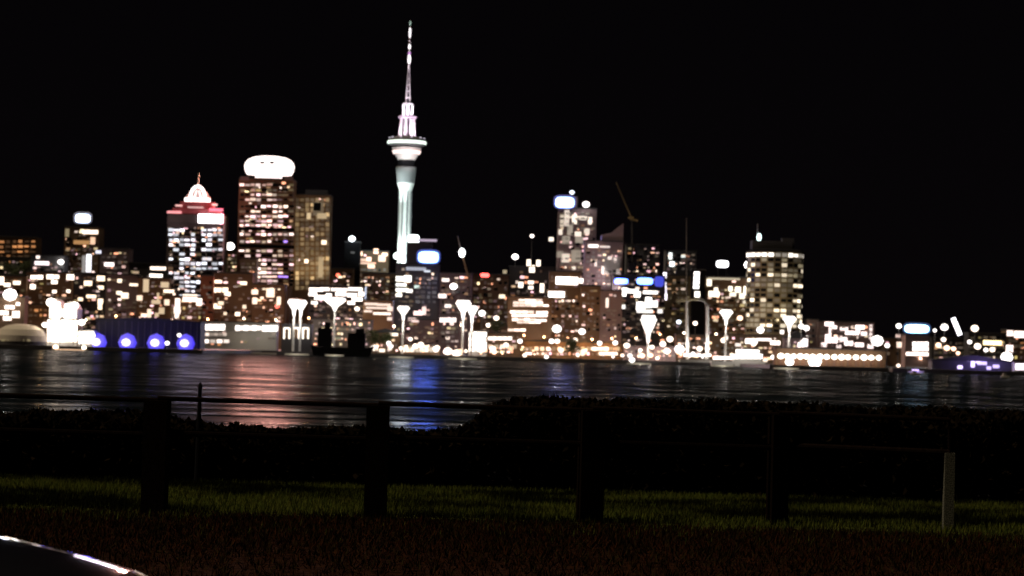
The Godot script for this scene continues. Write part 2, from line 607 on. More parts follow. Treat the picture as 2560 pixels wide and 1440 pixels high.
	for s in [-1, 1]:
		spot(P + Vector3(s * 16, y.call(346) + 1.0, 19), P + Vector3(s * 2, y.call(305), 3), Color(1.0, 0.84, 0.96), 1800, 40, 0.5)
		spot(P + Vector3(s * 7, y.call(289) + 1.0, 14), P + Vector3(0, y.call(262), 0), Color(1.0, 0.92, 1.0), 700, 45, 0.5)
	spot(P + Vector3(0, y.call(262), 30), P + Vector3(0, y.call(215), 0), Color(1.0, 0.84, 0.95), 1500, 30, 0.5)
	spot(P + Vector3(-20, y.call(225), 40), P + Vector3(0, y.call(120), 0), Color(1.0, 0.86, 0.95), 3600, 22, 0.5)

func crown_tower() -> void:
	var D := 2500.0
	var k := D / F
	var o := building("crowned_office_tower", "tall office tower under a wide rounded glowing white crown", 598, 733, 448, D, 40, M.brown, "office tower")
	rows_of(o, 598, 735, [
		[462, "#####o...-"], [475, "-.oo.--..-"], [487, "..####o--."], [499, ".###.#o-.-"], [516, "....#####."],
		[529, "-.##..##.-"], [541, ".########."], [553, "##.###.#.o"], [563, "########.-"], [586, "##.###o###"],
		[604, "######..p."], [627, "##.###.#.-"], [639, ".#.#..##o#"], [650, ".######..-"], [661, "o.--#.##.#"],
		[672, "--.####o.-"], [682, ".o.#####-."], [692, "--.####pp."], [702, "-o#####.-."], [712, "..#.###.o."]], "pink", 1.5, 6.0)
	for py in [573, 616]:
		lit(o, "floor_band", 666, py, 139, 8, M.black, 0.3)
	# crown: a flared drum of light with two dark slots and a paler neck
	var c := at(668, 440, D) - o.position
	var yy := func(py: float) -> float: return at(668, py, D).y
	var hot := glow(Color(1.0, 0.84, 0.80), 2.6)
	var prof := [Vector2(0, yy.call(435)), Vector2(56 * k, yy.call(434)), Vector2(61 * k, yy.call(425)), Vector2(63.5 * k, yy.call(413)), Vector2(61 * k, yy.call(404)), Vector2(54 * k, yy.call(396)), Vector2(41 * k, yy.call(390)), Vector2(20 * k, yy.call(386.5)), Vector2(0, yy.call(386))]
	var crown := part("crown_light", lathe(prof, 40), hot, o, Vector3(c.x, 0, -20))
	crown.scale = Vector3(1, 1, 0.62)
	reflection_light(668, 414, D - 8.0, 130, 52, Color(1.0, 0.44, 0.36), 130.0)
	for px in [655, 679]:
		lit(o, "vent_slot", px, 406, 11, 6, M.black, -20 + 67 * k * 0.62 + 0.2)
	part("crown_neck", lathe([Vector2(36 * k, yy.call(456)), Vector2(33 * k, yy.call(435))], 24), glow(Color(1.0, 0.82, 0.78), 2.2), o, Vector3(c.x, 0, -14)).scale = Vector3(1, 1, 0.5)
	for px in [612, 722]:
		lit(o, "roof_corner", px, 446, 22, 10, M.mauve, 0.4)

func red_roof_tower() -> void:
	var D := 2470.0
	var k := D / F
	var o := building("peaked_office_tower", "dark glass office tower with red lit stepped roof and white arched peak", 418, 558, 560, D, 42, M.dark, "office tower")
	rows_of(o, 420, 558, [
		[575, "###...####"], [587, "##..#.####"], [600, "#####.##.#"], [612, "#.###..#.-"], [624, ".#..#.####"], [636, "-.#.#-...-"],
		[648, "#.##..##.."], [659, "..#####.##"], [671, "-.#.#####."], [683, "##.##....-"], [694, ".###.-...."], [705, "-.####.-.."],
		[716, "..###....-"], [728, "-..##-...."], [740, "..####...."]], "cool", 1.4, 7.0)
	var c := at(488, 560, D) - o.position
	var yy := func(py: float) -> float: return at(488, py, D).y
	var red := mat(Color(0.45, 0.10, 0.12), 0.6)
	var zc := -21.0
	# stepped roof tiers
	for s in [[140, 560, 536, M.dark], [118, 536, 520, red], [84, 520, 503, red]]:
		var h: float = yy.call(s[2]) - yy.call(s[1])
		box("roof_tier", Vector3(s[0] * k, h, 42 * s[0] / 140.0), Vector3(c.x, yy.call(s[1]) + h / 2.0 + 0.01, zc), s[3], o)
	for s in [-1, 1]:
		part("roof_fin", slab(PackedVector2Array([Vector2(0, 0), Vector2(s * 26 * k, 0), Vector2(s * 10 * k, 9 * k), Vector2(0, 14 * k)]), 30), red, o, Vector3(c.x + s * 44 * k, yy.call(534), -6))
	# white light under the arch, in the red corner and along the eaves
	lit(o, "light_panel", 527, 547, 62, 22, glow(Color(1.0, 0.90, 0.90), 7.0), 1.2)
	reflection_light(500, 560, D - 3.0, 110, 60, Color(0.75, 0.62, 0.85), 10.0)
	lit(o, "light_panel", 555, 547, 8, 28, glow(Color(1.0, 0.12, 0.25), 1.8), 1.0)
	lit(o, "eave_light", 540, 524, 34, 7, glow(Color(1.0, 0.12, 0.22), 1.6), -2.0)
	lit(o, "eave_light", 435, 530, 36, 6, glow(Color(1.0, 0.34, 0.36), 1.2), -2.0)
	lit(o, "eave_light", 445, 513, 18, 5, glow(Color(1.0, 0.5, 0.48), 1.0), -6.0)
	lit(o, "eave_light", 535, 511, 14, 5, glow(Color(1.0, 0.5, 0.48), 1.4), -6.0)
	lit(o, "eave_light", 487, 518, 40, 5, glow(Color(1.0, 0.6, 0.58), 0.7), -6.0)
	# arched peak: two glowing bands bent into a pointed arch, a bright sill, and an antenna
	var hot := glow(Color(1.0, 0.84, 0.80), 3.5)
	box("sill_light", Vector3(62 * k, 9 * k, 8), Vector3(c.x, yy.call(498), -12), hot, o)
	for s in [-1, 1]:
		var pts := [Vector2(19, 494), Vector2(17, 482), Vector2(12, 470), Vector2(4, 464), Vector2(0, 463)]
		for i in 4:
			var a: Vector2 = pts[i]
			var b: Vector2 = pts[i + 1]
			part("arch_light", bar(Vector3(c.x + s * a.x * k, yy.call(a.y), -12), Vector3(c.x + s * b.x * k, yy.call(b.y), -12), 1.4, 1.4), hot, o)
		part("roof_slope", slab(PackedVector2Array([Vector2(s * 16 * k, yy.call(494)), Vector2(s * 32 * k, yy.call(494)), Vector2(s * 21 * k, yy.call(478)), Vector2(s * 8 * k, yy.call(466))]), 14), mat(Color(0.5, 0.3, 0.28), 0.6), o, Vector3(c.x, 0, -13))
	part("arch_screen", slab(PackedVector2Array([Vector2(-17 * k, yy.call(494)), Vector2(17 * k, yy.call(494)), Vector2(12 * k, yy.call(472)), Vector2(0, yy.call(465)), Vector2(-12 * k, yy.call(472))]), 2), mat(Color(0.4, 0.28, 0.28)), o, Vector3(c.x, 0, -14))
	for s in [-1, 1]:
		part("arch_light", bar(Vector3(c.x + s * 8 * k, yy.call(492), -12.5), Vector3(c.x + s * 3 * k, yy.call(474), -12.5), 0.9, 0.9), glow(Color(1.0, 0.84, 0.80), 1.6), o)
	part("antenna", bar(Vector3(c.x, yy.call(464), -13), Vector3(c.x + 0.4, yy.call(430), -13), 0.7, 0.35), mat(Color(0.7, 0.6, 0.5)), o)
	var P := o.position
	spot(P + Vector3(c.x + 8, yy.call(500), 12), P + Vector3(c.x, yy.call(480), -13), Color(1, 0.75, 0.7), 60, 50)
	spot(P + Vector3(c.x + 20, yy.call(556), 24), P + Vector3(c.x + 14, yy.call(522), -6), Color(1, 0.55, 0.55), 220, 50)
	spot(P + Vector3(c.x - 24, yy.call(556), 24), P + Vector3(c.x - 14, yy.call(522), -6), Color(1, 0.6, 0.6), 130, 50)

func skyline_left() -> void:
	var b: Node3D
	b = building("apartment_block", "orange lit apartment block at the far left edge of the skyline", -60, 92, 592, 2760, 30, M.brown)
	grid(b, -50, 90, 598, 648, 9, 4, 0.5, "orange", 0.7, 0.4)
	b = building("office_tower", "dark tower with warm crown windows beneath a white rooftop sign", 162, 248, 568, 2650, 34, M.brown, "office tower")
	grid(b, 164, 246, 592, 690, 6, 8, 0.10, "warm", 0.6, 0.5)
	lit(b, "window", 226, 580, 38, 10, glow(Color(1, 0.8, 0.5), 2.4), 0.3)
	lit(b, "window", 205, 578, 8, 10, glow(Color(1, 0.85, 0.4), 1.6), 0.3)
	lit(b, "window", 232, 602, 12, 18, glow(Color(1, 0.62, 0.3), 1.1), 0.3)
	lit(b, "window", 204, 606, 40, 10, glow(Color(1, 0.5, 0.18), 0.45), 0.3)
	lit(b, "window", 168, 582, 10, 20, glow(Color(1, 0.8, 0.45), 0.25), 0.3)
	lit(b, "atrium_window", 222, 658, 12, 44, glow(Color(0.92, 0.92, 1.0), 2.2), 0.5)
	lit(b, "atrium_window", 210, 662, 10, 46, glow(Color(0.8, 0.75, 0.72), 0.35), 0.5)
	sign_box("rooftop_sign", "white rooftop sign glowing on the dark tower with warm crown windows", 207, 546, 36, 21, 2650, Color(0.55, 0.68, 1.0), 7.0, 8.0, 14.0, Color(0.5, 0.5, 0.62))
	b = building("office_block", "grey block in front of the orange lit apartments", -60, 74, 644, 2690, 30, M.grey)
	grid(b, -50, 72, 652, 700, 8, 3, 0.04, "warm", 1.0, 0.3)
	b = building("office_block", "low grey block with one long pink lit strip window", 78, 160, 640, 2620, 30, M.grey)
	lit(b, "window", 105, 658, 36, 9, glow(Color(1, 0.82, 0.84), 2.0), 0.3)
	lit(b, "window", 95, 642, 9, 9, glow(Color(1, 0.8, 0.7), 1.8), 0.3)
	grid(b, 80, 160, 668, 690, 5, 2, 0.2, "warm")
	b = building("office_block", "pale grey block right of the dark tower with white sign", 250, 322, 622, 2640, 30, M.mauve)
	lit(b, "window", 273, 661, 24, 9, glow(Color(1, 0.85, 0.8), 2.6), 0.3)
	lit(b, "window", 246, 630, 14, 8, glow(Color(0.85, 0.85, 1.0), 1.2), 0.3)
	grid(b, 252, 320, 636, 690, 5, 4, 0.08, "pink", 0.8, 0.5)
	b = building("office_block", "dark block with two bright ribbon windows left of the red roofed tower", 322, 420, 660, 2560, 30, M.dark)
	lit(b, "window", 398, 671, 44, 8, glow(Color(1, 0.8, 0.6), 2.4), 0.3)
	lit(b, "window", 390, 690, 32, 10, glow(Color(1, 0.86, 0.7), 3.0), 0.3)
	lit(b, "window", 340, 681, 14, 6, glow(Color(1, 0.7, 0.45), 0.5), 0.3)
	b = building("office_block", "brown block with bright paired windows along its top floor", 66, 180, 682, 2480, 28, M.brown)
	for w in [[84, 693, 15, 9], [100, 693, 14, 10], [126, 692, 18, 11], [142, 692, 11, 9], [176, 693, 18, 13], [136, 705, 15, 9], [82, 717, 13, 11], [136, 729, 10, 7], [171, 728, 9, 7]]:
		lit(b, "window", w[0], w[1], w[2], w[3], glow(Color(1, 0.84, 0.62), 3.2))
	grid(b, 68, 178, 738, 800, 8, 5, 0.22, "warm", 1.0, 0.4)
	b = building("office_block", "brown block with yellow windows below the white atrium", 182, 264, 684, 2490, 28, M.dark)
	for w in [[252, 696, 20, 13], [220, 708, 20, 12], [253, 719, 12, 9], [228, 741, 24, 8], [201, 748, 12, 8], [251, 753, 13, 12], [250, 766, 10, 16]]:
		lit(b, "window", w[0], w[1], w[2], w[3], glow(Color(1, 0.76, 0.42), 2.2))
	grid(b, 184, 262, 775, 820, 6, 4, 0.3, "warm", 1.0, 0.3)
	b = building("office_block", "pinkish brown block with few windows behind the purple lit shed", 266, 345, 688, 2470, 28, M.mauve)
	for w in [[299, 702, 11, 9], [337, 712, 26, 6], [298, 732, 14, 8], [312, 739, 18, 14], [300, 733, 10, 8]]:
		lit(b, "window", w[0], w[1], w[2], w[3], glow(Color(1, 0.8, 0.5), 2.0))
	grid(b, 268, 343, 750, 800, 6, 4, 0.06, "warm", 0.8, 0.5)
	b = building("office_block", "brown block with tall bright corner window beside the red roofed tower", 345, 425, 696, 2460, 28, M.brown)
	for w in [[365, 714, 14, 32], [349, 745, 14, 13], [412, 712, 20, 14], [422, 728, 26, 8], [390, 755, 22, 10], [395, 742, 6, 20], [418, 756, 14, 14], [373, 784, 10, 22], [404, 777, 14, 16], [360, 788, 14, 8], [392, 787, 10, 10]]:
		lit(b, "window", w[0], w[1], w[2], w[3], glow(Color(1, 0.74, 0.46), [1.4, 2.2, 0.7][rng.randi() % 3]))
	b = building("office_block", "low brown block with lantern windows below the red roofed tower", 424, 508, 742, 2440, 26, M.brown)
	for w in [[444, 756, 12, 20], [443, 776, 16, 18], [475, 745, 36, 18], [498, 755, 14, 18], [442, 790, 10, 12]]:
		lit(b, "window", w[0], w[1], w[2], w[3], glow(Color(1, 0.8, 0.62), 2.2))
	grid(b, 426, 506, 765, 800, 6, 3, 0.2, "warm", 0.7, 0.5)
	b = building("office_block", "dark block at the left edge with scattered yellow windows", -60, 66, 690, 2470, 28, M.brown)
	for w in [[4, 702, 12, 20], [18, 712, 16, 9], [42, 707, 18, 9], [10, 760, 18, 10], [22, 770, 20, 10], [38, 780, 20, 12], [8, 790, 22, 14]]:
		lit(b, "window", w[0], w[1], w[2], w[3], glow(Color(1, 0.78, 0.55), 2.6))
	grid(b, -50, 64, 720, 800, 9, 6, 0.15, "warm", 1.0, 0.4)
	b = building("brick_building", "red brick building right of the red roofed tower", 502, 534, 690, 2440, 26, M.brick)
	grid(b, 504, 532, 700, 800, 2, 8, 0.06, "warm", 0.6, 0.3)
	b = building("office_block", "office block with three rows of amber windows left of the crowned tower", 534, 632, 684, 2450, 28, M.brown)
	for w in [[541, 704, 26, 8], [535, 725, 12, 12], [548, 725, 11, 11], [563, 725, 14, 12], [572, 735, 8, 10], [535, 763, 16, 8], [552, 758, 14, 9], [541, 768, 24, 6], [609, 708, 16, 8], [611, 767, 9, 9], [594, 785, 12, 9], [563, 784, 8, 7]]:
		lit(b, "window", w[0], w[1], w[2], w[3], glow(Color(1, 0.76, 0.45), [2.4, 3.0, 1.4][rng.randi() % 3]))
	grid(b, 536, 630, 774, 806, 7, 3, 0.12, "orange", 0.6, 0.5)
	b = building("office_block", "narrow block between the red roofed tower and the crowned tower", 558, 600, 628, 2560, 26, M.olive)
	grid(b, 559, 599, 634, 690, 3, 6, 0.35, "yellow", 0.9, 0.5)
	b = building("office_block", "olive block with lit top rows standing before the crowned tower", 600, 642, 648, 2480, 16, M.olive)
	grid(b, 601, 641, 655, 690, 3, 4, 0.25, "warm", 0.8, 0.6)
	b = building("office_block", "warm lit podium in front of the crowned tower", 632, 712, 712, 2440, 26, M.brown)
	for w in [[637, 730, 16, 12], [676, 732, 20, 22], [637, 752, 12, 16], [655, 745, 8, 6], [697, 752, 10, 20]]:
		lit(b, "window", w[0], w[1], w[2], w[3], glow(Color(1, 0.72, 0.45), 1.8))
	grid(b, 634, 710, 762, 806, 6, 4, 0.10, "orange", 0.7, 0.6)
	# the dim brown slab right of the crowned tower
	b = building("hotel_tower", "dim brown tower with columns of faint windows right of the crowned tower", 736, 826, 488, 2540, 36, mat(Color(0.30, 0.20, 0.11)), "tower", 0.6)
	added_flood(b, 760, 720, 30, 560, Color(1, 0.66, 0.30), 420)
	added_flood(b, 800, 720, 30, 560, Color(1, 0.66, 0.30), 420)
	for c in 7:
		for r in 19:
			var q := rng.randf()
			var e: float = 0.035 if q < 0.4 else 0.10 if q < 0.75 else 0.24 if q < 0.93 else 0.7
			lit(b, "window", 743 + c * 12.6, 500 + r * 12.2, 9, 8 if c % 2 else 10, glow(Color(1, 0.66, 0.3), e))
	for w in [[796, 522, 26, 34, 0.10], [772, 540, 10, 16, 0.7], [805, 540, 24, 14, 0.45], [810, 606, 12, 10, 2.4], [766, 653, 9, 9, 2.8], [802, 668, 12, 52, 0.35]]:
		lit(b, "window", w[0], w[1], w[2], w[3], glow(Color(1, 0.74, 0.42), w[4]), 0.4)
	lit(b, "roof_opening", 793, 517, 18, 20, M.black, 0.7)

func skyline_middle() -> void:
	var b: Node3D
	b = building("apartment_block", "orange windowed hillside block left of the observation tower", 876, 972, 628, 2830, 30, M.brown)
	for w in [[895, 640, 14, 8], [922, 648, 12, 10], [940, 628, 12, 12], [955, 646, 18, 16], [908, 650, 18, 7], [888, 655, 12, 6], [928, 666, 18, 9], [962, 636, 14, 8], [902, 634, 8, 10], [915, 658, 40, 5]]:
		lit(b, "window", w[0], w[1], w[2], w[3], glow(Color(1, 0.62, 0.36), [1.0, 1.8, 2.8][rng.randi() % 3]))
	grid(b, 880, 968, 668, 720, 7, 4, 0.04, "orange", 0.5, 0.6)
	b = building("office_block", "low dark block between the brown tower and the hillside block", 828, 884, 672, 2700, 28, M.brown)
	grid(b, 830, 882, 680, 730, 4, 4, 0.05, "warm", 0.7, 0.5)
	b = building("office_block", "office block with bright white ribbon windows behind the wide mast light", 772, 912, 716, 2440, 30, M.dark)
	for w in [[790, 724, 34, 8], [812, 723, 24, 8], [848, 724, 40, 7], [888, 723, 36, 8], [782, 735, 20, 10], [800, 744, 28, 12], [822, 738, 14, 8], [852, 735, 26, 9], [880, 738, 24, 9], [903, 735, 14, 10], [893, 748, 26, 9], [786, 757, 16, 7], [878, 757, 18, 8]]:
		lit(b, "window", w[0], w[1], w[2], w[3], glow(Color(1, 0.86, 0.74), [2.4, 3.4][rng.randi() % 2]))
	grid(b, 774, 910, 762, 806, 10, 4, 0.12, "warm", 1.0, 0.4)
	b = building("office_block", "low block with three thin lit floors beside the blue signed tower", 908, 982, 752, 2420, 26, M.brown)
	for w in [[928, 760, 34, 6], [960, 762, 34, 6], [945, 770, 60, 5], [920, 778, 20, 5], [955, 784, 44, 6], [975, 772, 14, 12], [974, 797, 12, 8]]:
		lit(b, "window", w[0], w[1], w[2], w[3], glow(Color(1, 0.78, 0.62), [1.1, 1.8][rng.randi() % 2]))
	b = building("office_block", "dark brown block rising behind the thin lit floors", 906, 990, 684, 2560, 26, M.brown)
	grid(b, 908, 988, 692, 750, 6, 5, 0.03, "warm", 0.7, 0.6)
	# tower with the blue sign
	b = building("office_tower", "tower with a blue rooftop sign standing before the observation tower", 990, 1098, 662, 2520, 34, M.grey, "office tower")
	box("penthouse", Vector3(26, 22, 24), Vector3(1.0, b.get_meta("top") + 12.3, -17), M.dark, b)
	lit(b, "parapet_light", 1062, 600, 60, 6, glow(Color(0.75, 0.6, 0.8), 0.6), -5)
	reflection_light(1010, 715, 2516, 40, 60, Color(0.80, 0.88, 1.0), 11.0)
	lit(b, "window", 1000, 697, 20, 12, glow(Color(1, 0.95, 0.8), 2.6))
	lit(b, "window", 1019, 697, 18, 16, glow(Color(1, 0.95, 0.8), 3.0))
	lit(b, "window", 1003, 712, 26, 7, glow(Color(0.95, 0.95, 0.85), 2.2))
	lit(b, "window", 1005, 725, 30, 8, glow(Color(1, 0.95, 0.85), 2.8))
	lit(b, "window", 1023, 727, 16, 8, glow(Color(1, 0.92, 0.8), 2.4))
	lit(b, "window", 997, 738, 16, 8, glow(Color(1, 0.9, 0.75), 2.0))
	lit(b, "window", 1042, 717, 12, 7, glow(Color(0.8, 1.0, 0.9), 1.2))
	lit(b, "window", 1040, 672, 50, 8, glow(Color(0.75, 0.8, 0.95), 0.5))
	lit(b, "window", 1068, 678, 16, 5, glow(Color(0.85, 0.9, 1.0), 0.9))
	grid(b, 1036, 1094, 690, 760, 4, 6, 0.02, "cool", 0.5, 0.95, 0.7, 0.7)
	grid(b, 992, 1034, 748, 770, 3, 2, 0.2, "yellow", 0.5, 0.8)
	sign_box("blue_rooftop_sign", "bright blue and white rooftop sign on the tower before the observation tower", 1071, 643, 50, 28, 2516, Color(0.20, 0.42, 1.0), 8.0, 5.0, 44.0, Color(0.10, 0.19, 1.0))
	sign_box("white_flood_panel", "glaring white light panel on the roof at the observation tower foot", 1034, 598, 28, 22, 2560, Color(0.88, 1.0, 0.98), 5.0, 14.0)
	b = building("office_block", "grey block with short lit strips right of the blue signed tower", 1100, 1180, 684, 2500, 28, M.mauve)
	for w in [[1114, 700, 18, 8], [1106, 740, 20, 10], [1120, 765, 16, 8]]:
		lit(b, "window", w[0], w[1], w[2], w[3], glow(Color(1, 0.84, 0.76), 1.8))
	grid(b, 1102, 1178, 712, 800, 6, 7, 0.10, "pink", 0.8, 0.45)
	b = building("office_block", "brown block carrying a small red sign", 1180, 1272, 686, 2560, 28, M.brown)
	grid(b, 1182, 1270, 700, 790, 7, 6, 0.06, "warm", 0.7, 0.5)
	lit(b, "window", 1255, 741, 14, 9, glow(Color(1, 0.85, 0.5), 1.6), 0.3)
	lit(b, "window", 1262, 680, 10, 10, glow(Color(1, 0.8, 0.5), 0.4), 0.3)
	sign_box("red_sign", "small glowing red sign on the brown block", 1212, 688, 22, 10, 2555, Color(1.0, 0.09, 0.07), 5.0, 0.0)
	b = building("office_block", "dark brown slab with a lit glass lift shaft on its side", 1274, 1386, 668, 2600, 30, M.dark)
	for w in [[1322, 657, 10, 16], [1346, 658, 10, 16], [1330, 672, 14, 18], [1302, 712, 12, 14], [1327, 706, 14, 8], [1327, 719, 12, 8], [1355, 720, 10, 22], [1256, 741, 10, 9]]:
		lit(b, "window", w[0], w[1], w[2], w[3], glow(Color(1, 0.84, 0.64), 2.4))
	grid(b, 1276, 1384, 728, 760, 8, 3, 0.05, "warm", 0.7, 0.5)
	b = building("ribbon_window_block", "office block with four long bright ribbon floors above the quay", 1270, 1380, 744, 2430, 30, M.brown)
	for r in [[750, 5, 62, 1326], [757, 9, 80, 1320], [764, 6, 96, 1327], [780, 9, 60, 1305], [781, 8, 40, 1355], [789, 8, 92, 1324], [799, 8, 70, 1310], [801, 8, 34, 1352], [806, 6, 60, 1322], [825, 8, 52, 1292]]:
		var n := int(r[2] / 15.0)
		for i in n:
			lit(b, "window", r[3] + (i - (n - 1) / 2.0) * 15.0, r[0], 14, r[1] * 0.75, glow(Color(1, 0.78, 0.62), [2.2, 3.0, 1.2][rng.randi() % 3]))
	# stepped tower with the blue roof light and its mauve neighbour
	b = building("stepped_tower", "stepped pale tower with a blue glow on its roof", 1396, 1492, 522, 2560, 34, M.mauve, "tower")
	box("penthouse", Vector3(20, 12, 20), Vector3(-10, b.get_meta("top") + 7.3, -17), M.mauve, b)
	added_flood(b, 1440, 690, 30, 580, Color(1, 0.78, 0.60), 330)
	for w in [[1405, 552, 10, 30, 0.6], [1417, 545, 12, 40, 0.8], [1436, 548, 12, 24, 1.5], [1455, 545, 26, 10, 1.0], [1475, 552, 10, 18, 1.6], [1432, 543, 40, 6, 0.7], [1401, 580, 10, 14, 1.0], [1445, 585, 16, 12, 1.2], [1467, 578, 14, 14, 0.9], [1425, 575, 14, 26, 0.35], [1415, 600, 20, 20, 0.3], [1448, 600, 20, 16, 0.3], [1414, 645, 20, 22, 0.8], [1400, 636, 16, 16, 0.25], [1440, 640, 24, 30, 0.25], [1434, 670, 10, 8, 1.0], [1378, 598, 12, 10, 1.5]]:
		lit(b, "window", w[0], w[1], w[2], w[3], glow(Color(1, 0.84, 0.66), w[4]))
	grid(b, 1398, 1490, 528, 690, 7, 13, 0.05, "yellow", 0.6, 0.45)
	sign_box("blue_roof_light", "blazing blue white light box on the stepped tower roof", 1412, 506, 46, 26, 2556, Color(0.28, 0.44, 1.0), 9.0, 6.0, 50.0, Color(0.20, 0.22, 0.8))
	b = building("mauve_slab", "pale mauve slab with a slanted top right of the stepped tower", 1462, 1558, 604, 2500, 34, M.mauve, "tower")
	var k := 2500.0 / F
	part("slanted_top", slab(PackedVector2Array([Vector2(-6 * k, 0), Vector2(48 * k, 0), Vector2(48 * k, 44 * k), Vector2(34 * k, 34 * k), Vector2(18 * k, 20 * k), Vector2(-6 * k, 14 * k)]), 26), M.mauve, b, Vector3(0, b.get_meta("top") + 1.25, -2))
	added_flood(b, 1490, 730, 30, 640, Color(1, 0.74, 0.76), 650)
	added_flood(b, 1535, 730, 30, 620, Color(1, 0.74, 0.76), 650)
	for w in [[1486, 615, 20, 8, 2.0], [1475, 615, 10, 8, 1.6], [1512, 617, 26, 5, 0.9], [1524, 645, 10, 8, 1.2], [1538, 648, 8, 8, 1.0], [1489, 660, 6, 12, 1.2], [1509, 675, 10, 20, 1.7], [1517, 682, 10, 8, 1.0], [1545, 680, 10, 14, 0.8], [1555, 697, 12, 14, 0.9], [1530, 665, 40, 40, 0.06]]:
		lit(b, "window", w[0], w[1], w[2], w[3], glow(Color(1, 0.83, 0.76), w[4]))
	grid(b, 1464, 1556, 625, 720, 7, 8, 0.03, "pink", 0.6, 0.6)
	b = building("office_block", "low block with a broad white sign band below the stepped tower", 1374, 1452, 680, 2450, 28, M.brown)
	lit(b, "light_panel", 1417, 702, 54, 18, glow(Color(1, 0.92, 0.88), 6.0), 0.5)
	lit(b, "light_panel", 1453, 702, 10, 12, glow(Color(1, 0.85, 0.75), 3.0), 0.5)
	lit(b, "light_panel", 1391, 736, 40, 14, glow(Color(1, 0.90, 0.84), 5.0), 0.5)
	grid(b, 1376, 1450, 752, 830, 6, 6, 0.03, "orange", 0.6, 0.45)
	b = building("office_block", "olive brown block with blank front below the stepped tower", 1452, 1502, 716, 2440, 24, M.brown)
	grid(b, 1454, 1500, 726, 830, 4, 8, 0.02, "orange", 0.5, 0.4)
	b = building("office_block", "pinkish block with one lit slot window below the mauve slab", 1502, 1556, 728, 2435, 24, M.mauve)
	lit(b, "window", 1518, 757, 7, 24, glow(Color(1, 0.8, 0.65), 1.4), 0.3)
	grid(b, 1504, 1554, 770, 830, 4, 5, 0.04, "orange", 0.5, 0.4)

